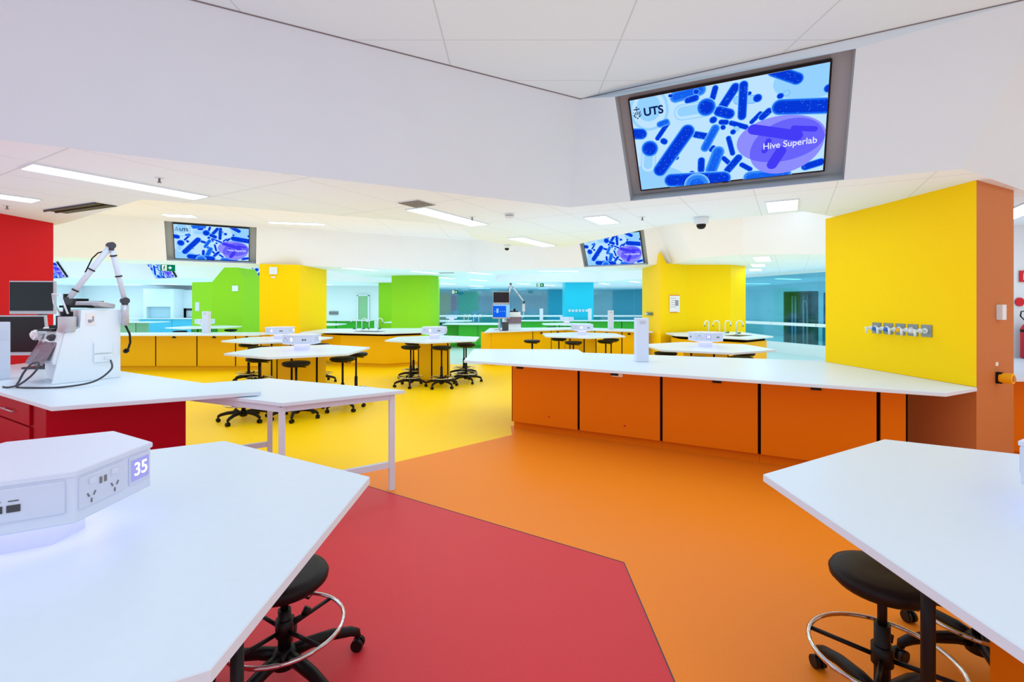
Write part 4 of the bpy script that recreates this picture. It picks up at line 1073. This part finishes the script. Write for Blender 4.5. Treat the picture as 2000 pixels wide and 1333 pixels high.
monitor('lower of two dark monitors before the red column, tilted back', (-5.24, 5.17, 1.06), R(4), R(-6), .52, .43)
bm = B(); box(bm, (-5.19, 5.34, 1.20), (.06, .05, .60)); box(bm, (-5.19, 5.36, .91), (.3, .2, .02)); tag(obj('monitor_stand', bm, 'darkgrey'), 'upright stand carrying the two dark monitors before the red column', 'monitor stand')
# far workstation
t = thing('workstation', 'far white console with jointed arm on the V-shaped worktop', 'workstation', (.02, 13.58, .90), R(8))
prof = [(0, 0), (.45, 0), (.45, .5), (.10, .5), (.02, .06)]
bm = B(); extrude_profile(bm, prof, -.24, .24); obj('housing', bm, 'console', t, bevel=.006)
bm = B(); extrude_profile(bm, [(-.01, .18), (.02, .18), (.06, .36), (.03, .36)], -.16, .25); obj('dust_cover', bm, 'bag', t)
bm = B(); box(bm, (0, .2, .515), (.34, .2, .03)); rod(bm, (-.09, .2, .52), (-.09, .2, .64), .035, n=10); rod(bm, (.08, .2, .52), (.08, .2, .60), .03, n=10); box(bm, (-.2, .2, .62), (.03, .04, .22)); obj('control_block', bm, 'black', t)
bm = B(); rod(bm, (-.12, .2, .5), (-.12, .2, .76), .02, n=10); obj('arm_post', bm, 'black', t)
arm(t, (-.12, .2, .74), (-.02, .28, 1.30), (.37, .3, .79), .022)
bm = B(); box(bm, (.36, .3, .62), (.07, .06, .22)); obj('lamp_head', bm, 'steelwhite', t)
bm = B(); tube(bm, [(.36, .3, .5), (.36, .3, .36), (.30, .3, .32)], .012, 6); obj('nozzle', bm, 'white', t)
monitor('upper dark monitor of the far workstation', (-.30, 13.5, 1.63), R(2), 0, .46, .34)
monitor('lower lit blue monitor of the far workstation', (-.30, 13.46, 1.22), R(2), R(-2), .48, .40, True)
bm = B(); box(bm, (-.36, 13.61, 1.4), (.05, .03, 1.0)); box(bm, (-.40, 13.61, .91), (.22, .16, .02)); tag(obj('monitor_stand', bm, 'silver'), 'slim stand carrying the two monitors of the far workstation', 'monitor stand')
bm = B(); prism(bm, [(-.34, 13.02), (-.14, 13.02), (-.14, 13.16), (-.34, 13.16)], .90, .91); box(bm, (-.18, 13.1, 1.0), (.17, .12, .18)); box(bm, (-.20, 13.1, 1.11), (.2, .13, .05))
tag(obj('control_box', bm, 'darkgrey'), 'small dark box in front of the far workstation monitors', 'box')
t = monitor('far upper dark monitor between the peaked lime column and the yellow column', (-12.15, 22.2, 1.55), 0, 0, .42, .28)
t = monitor('far lower dark monitor between the peaked lime column and the yellow column', (-12.2, 22.15, 1.22), 0, 0, .42, .28)
bm = B(); box(bm, (-12.17, 22.32, 1.25), (.05, .05, .7)); tag(obj('monitor_stand', bm, 'darkgrey'), 'thin stand of the far pair of monitors beside the peaked lime column', 'monitor stand')

# ------------------------------------------------------------------ wall and ceiling fittings
def plate(name, label, cat, loc, size, rz=0, m='white', bev=.004):
    bm = B(); box(bm, (0, -size[1] / 2, 0), size); return tag(obj(name, bm, m, loc=loc, rz=rz, bevel=bev), label, cat)
an = math.atan2(.25, .91)
plate('wall_box', 'small white square box high on the left yellow column', 'wall box', (-6.21, 12.58, 2.49), (.19, .04, .19), an)
plate('wall_label', 'tiny white label below the square box on the left yellow column', 'label', (-6.215, 12.575, 2.32), (.10, .01, .045), an, 'paper', 0)
t = thing('notice', 'white paper notice on the broad yellow column at right', 'notice', (4.18, 12.44, 1.63), R(30))
bm = B(); box(bm, (0, -.006, 0), (.37, .008, .44)); obj('sheet', bm, 'paper', t)
bm = B()
for i in range(5): box(bm, (-.05 + .03 * (i % 2), -.0105, .14 - .055 * i), (.2, .001, .012))
box(bm, (.08, -.0105, .02), (.12, .001, .15)); obj('print', bm, 'ink', t)
bm = B(); box(bm, (0, -.011, .215), (.37, .004, .012)); box(bm, (-.03, -.011, -.214), (.26, .004, .012)); obj('red_edge', bm, 'sig_red', t)
plate('wall_box', 'small white box on the right half of the peaked lime column', 'wall box', (-9.72, 17.0, 2.18), (.2, .05, .2))
plate('switch_panel', 'tall pale switch panel on the left half of the peaked lime column', 'switch', (-11.17, 17.2, 1.54), (.16, .04, .32), 0, 'plate')
fa = math.atan2(.37, .70)
def on_face(px):
    r = (px - 1000) / 944; a, d = Vector((3.94, 4.10)), Vector((.70, .37)); t_ = (r * a.y - a.x) / (d.x - r * d.y); return a + d * t_
p = on_face(1949); plate('sensor_box', 'white upright sensor box on the orange column face', 'sensor', (p.x, p.y, 1.535), (.085, .045, .135), fa)
p = on_face(1946); plate('wall_label', 'tiny white label above the yellow and black stop switch', 'label', (p.x, p.y, 1.075), (.045, .006, .033), fa, 'paper', 0)
p = on_face(1947); t = thing('stop_switch', 'yellow guarded stop switch with black base on the orange column', 'switch', (p.x, p.y, .955), fa)
bm = B(); box(bm, (0, -.02, 0), (.06, .04, .10)); obj('base', bm, 'black', t)
bm = B()
pr = [(.042, -.02), (.046, -.03), (.046, -.105), (.040, -.11), (.028, -.107)]
n = 20; rings = [[bm.verts.new((.0 + r_ * math.cos(2 * math.pi * i / n), y_, r_ * math.sin(2 * math.pi * i / n))) for i in range(n)] for r_, y_ in pr]
for a, b in zip(rings, rings[1:]):
    for i in range(n): bm.faces.new((a[i], a[(i + 1) % n], b[(i + 1) % n], b[i]))
bm.faces.new(rings[-1]); obj('guard', bm, 'sig_yellow', t)
bm = B(); rod(bm, (0, -.103, 0), (0, -.112, 0), .026, n=16); obj('button', bm, 'orange_wall', t)
# fire extinguisher by the corridor wall
t = thing('fire_extinguisher', 'red fire extinguisher on the white wall at the right photo edge', 'fire extinguisher', (6.735, 6.30, .905))
bm = B(); lathe(bm, [(.07, 0), (.08, .01), (.08, .38), (.06, .43), (.025, .46)], 20); obj('cylinder', bm, 'sig_red', t)
bm = B(); lathe(bm, [(.0815, .34), (.0815, .375)], 20); obj('black_band', bm, 'black', t)
bm = B(); rod(bm, (0, 0, .46), (0, 0, .50), .022, n=10); box(bm, (.03, 0, .52), (.12, .02, .02)); obj('valve', bm, 'darkgrey', t)
bm = B(); tube(bm, [(-.01, -.02, .48), (-.09, -.03, .50), (-.15, -.04, .55), (-.14, -.04, .61), (-.06, -.04, .62), (.0, -.04, .57)], .008, 6); obj('hose', bm, 'black', t)
bm = B(); box(bm, (-.02, -.0805, .2), (.05, .003, .2)); obj('label', bm, 'paper', t)
bm = B(); rod(bm, (6.73, 6.415, 1.64), (6.73, 6.40, 1.64), .058, n=24); tag(obj('sign_disc', bm, 'sig_red'), 'red round sign above the fire extinguisher', 'sign')
t = thing('sign', 'red square extinguisher sign with white symbol at the right photo edge', 'sign', (6.80, 6.41, 1.98))
bm = B(); box(bm, (0, -.004, 0), (.15, .008, .15)); obj('board', bm, 'sig_red', t)
bm = B(); box(bm, (-.01, -.009, -.01), (.035, .002, .075)); box(bm, (.0, -.009, .04), (.05, .002, .015)); obj('symbol', bm, 'white', t)
# exit signs
def exit_sign(label, loc, w=.40, h=.19, z1=ZL):
    t = thing('exit_sign', label, 'exit sign', loc)
    bm = B(); box(bm, (0, 0, 0), (w, .04, h)); obj('light_box', bm, 'exit_g', t)
    k = h / .19; f = -.0215
    bm = B(); box(bm, (-.085 * k, f, 0), (.135 * k, .002, .165 * k)); obj('doorway', bm, 'exit_w', t)
    bm = B()
    lathe(bm, [(.0, -.003), (.016 * k, -.003), (.016 * k, .003), (.0, .003)], 12); bm.transform(Matrix.Translation((-.075 * k, f - .002, .052 * k)) @ Matrix.Rotation(R(90), 4, 'X'))
    for a, b, wd in (((-.08, .035), (-.095, -.01), .03), ((-.095, -.01), (-.065, -.04), .02), ((-.065, -.04), (-.075, -.075), .016), ((-.095, -.01), (-.12, -.045), .018), ((-.12, -.045), (-.145, -.045), .014), ((-.08, .03), (-.05, .005), .014), ((-.08, .03), (-.118, .02), .014)):
        a, b = Vector(a) * k, Vector(b) * k; m = (a + b) / 2; d = b - a
        mt = Matrix.Translation((m.x, f - .002, m.y)) @ Matrix.Rotation(-math.atan2(d.y, d.x), 4, 'Y')
        b2 = B(); box(b2, (0, 0, 0), (d.length + wd * k * .5, .003, wd * k)); b2.transform(mt); me_ = bpy.data.meshes.new('x'); b2.to_mesh(me_); b2.free(); bm.from_mesh(me_); bpy.data.meshes.remove(me_)
    obj('running_figure', bm, 'exit_g', t)
    bm = B(); box(bm, (.07 * k, f - .001, 0), (.09 * k, .003, .024 * k))
    for s in (-1, 1): box(bm, (.108 * k, f - .001, .022 * k * s), (.072 * k, .003, .024 * k), 0); 
    bm.free(); bm = B()
    ar = [(.03, -.013), (.085, -.013), (.060, -.042), (.085, -.042), (.135, 0), (.085, .042), (.060, .042), (.085, .013), (.03, .013)]
    va = [bm.verts.new((x * k, f - .002, z * k)) for x, z in ar]; vb = [bm.verts.new((x * k, f, z * k)) for x, z in ar]
    n_ = len(ar)
    bm.faces.new(va); bm.faces.new(vb[::-1])
    for i in range(n_): bm.faces.new((va[i], va[(i + 1) % n_], vb[(i + 1) % n_], vb[i]))
    obj('arrow', bm, 'exit_w', t)
    bm = B(); top = z1 - loc[2]
    if top > h / 2 + .01:
        for x in (-w * .3, w * .3): rod(bm, (x, 0, h / 2 - .005), (x, 0, top), .006, n=6)
        obj('hanger', bm, 'white', t)
    else: bm.free()
    return t
exit_sign('green exit sign with running figure and right arrow, below the left-hand screen', (-9.97, 14.0, 2.675), z1=ZU)
exit_sign('small far green exit sign between the far workstation and the cyan column', (1.32, 22.6, 2.53), .34, .16)
exit_sign('tiny far exit sign just right of the peaked lime column', (-13.15, 25.0, 2.35), .36, .18)
exit_sign('tiny far exit sign before the glass wall, right of the wide lime column', (-3.2, 27.0, 2.32), .36, .18)
# ceiling vents, detectors, cameras
t = thing('air_vent', 'square grey air vent in the ceiling beside a light strip', 'air vent', (-.99, 5.03, ZL), R(60))
bm = B(); box(bm, (0, 0, -.004), (.29, .29, .008)); obj('frame', bm, 'white', t)
bm = B()
for i in range(7): box(bm, (0, -.12 + .04 * i, -.010), (.27, .026, .006))
obj('grille', bm, 'grey', t)
t = thing('air_slot', 'open dark slot in the ceiling edge above the red column', 'air slot', (-4.72, 5.28, ZL), R(-24))
bm = B(); box(bm, (0, 0, -.004), (1.0, .20, .006)); obj('opening', bm, 'black', t)
bm = B(); box(bm, (0, -.10, -.012), (1.02, .012, .02)); box(bm, (.0, .0, -.012), (1.0, .02, .012)); obj('blade', bm, 'darkgrey', t)
t = thing('smoke_detector', 'round white smoke detector on the ceiling right of the light strip', 'smoke detector', (-.03, 5.62, ZL))
bm = B(); lathe(bm, [(.055, 0), (.058, -.012), (.05, -.02)], 24); lathe(bm, [(.052, -.026), (.045, -.05), (.03, -.056)], 24); obj('housing', bm, 'white', t)
bm = B(); lathe(bm, [(.045, -.019), (.045, -.027)], 24); obj('slot_ring', bm, 'darkgrey', t)
def dome(label, loc, s=1.0):
    t = thing('security_camera', label, 'camera', loc)
    bm = B(); lathe(bm, [(.085 * s, 0), (.09 * s, -.01), (.082 * s, -.07 * s), (.06 * s, -.085 * s)], 24); obj('housing', bm, 'white', t)
    bm = B(); lathe(bm, [(.056 * s, -.085 * s), (.053 * s, -.11 * s), (.036 * s, -.135 * s), (.01 * s, -.142 * s)], 24); obj('dome', bm, 'black', t)
dome('white dome camera on the ceiling below the biggest screen', (2.29, 5.85, ZL))
dome('small dome camera on the ceiling left of the smaller right-hand screen', (-.09, 8.52, ZL), .7)
sp = thing('sprinkler', 'sprinkler head near the longest light strip at upper left', 'sprinkler', (-2.94, 4.03, ZL), 0, 'ceiling sprinklers')
bm = B(); lathe(bm, [(.035, 0), (.035, -.004)], 16); obj('rose', bm, 'white', sp)
bm = B(); rod(bm, (0, 0, 0), (0, 0, -.03), .008, n=8); rod(bm, (0, 0, -.036), (0, 0, -.040), .016, n=12); rod(bm, (-.01, 0, -.03), (-.004, 0, -.036), .002, n=6); rod(bm, (.01, 0, -.03), (.004, 0, -.036), .002, n=6); obj('head', bm, 'grey', sp)
for (x, y), lb in (((-.48, 5.82), 'sprinkler head right of the middle light strip'), ((1.57, 5.82), 'sprinkler head between the short light and the dome camera'), ((-5.38, 5.15), 'sprinkler head above the red column')):
    dup(sp, (x, y, ZL), 0, lb)
t = thing('air_vent', 'thin far air vent on the ceiling above the wide lime column', 'air vent', (-2.15, 15.9, ZL), R(-10))
bm = B(); box(bm, (0, 0, -.005), (.5, .18, .01)); obj('grille', bm, 'grey', t)
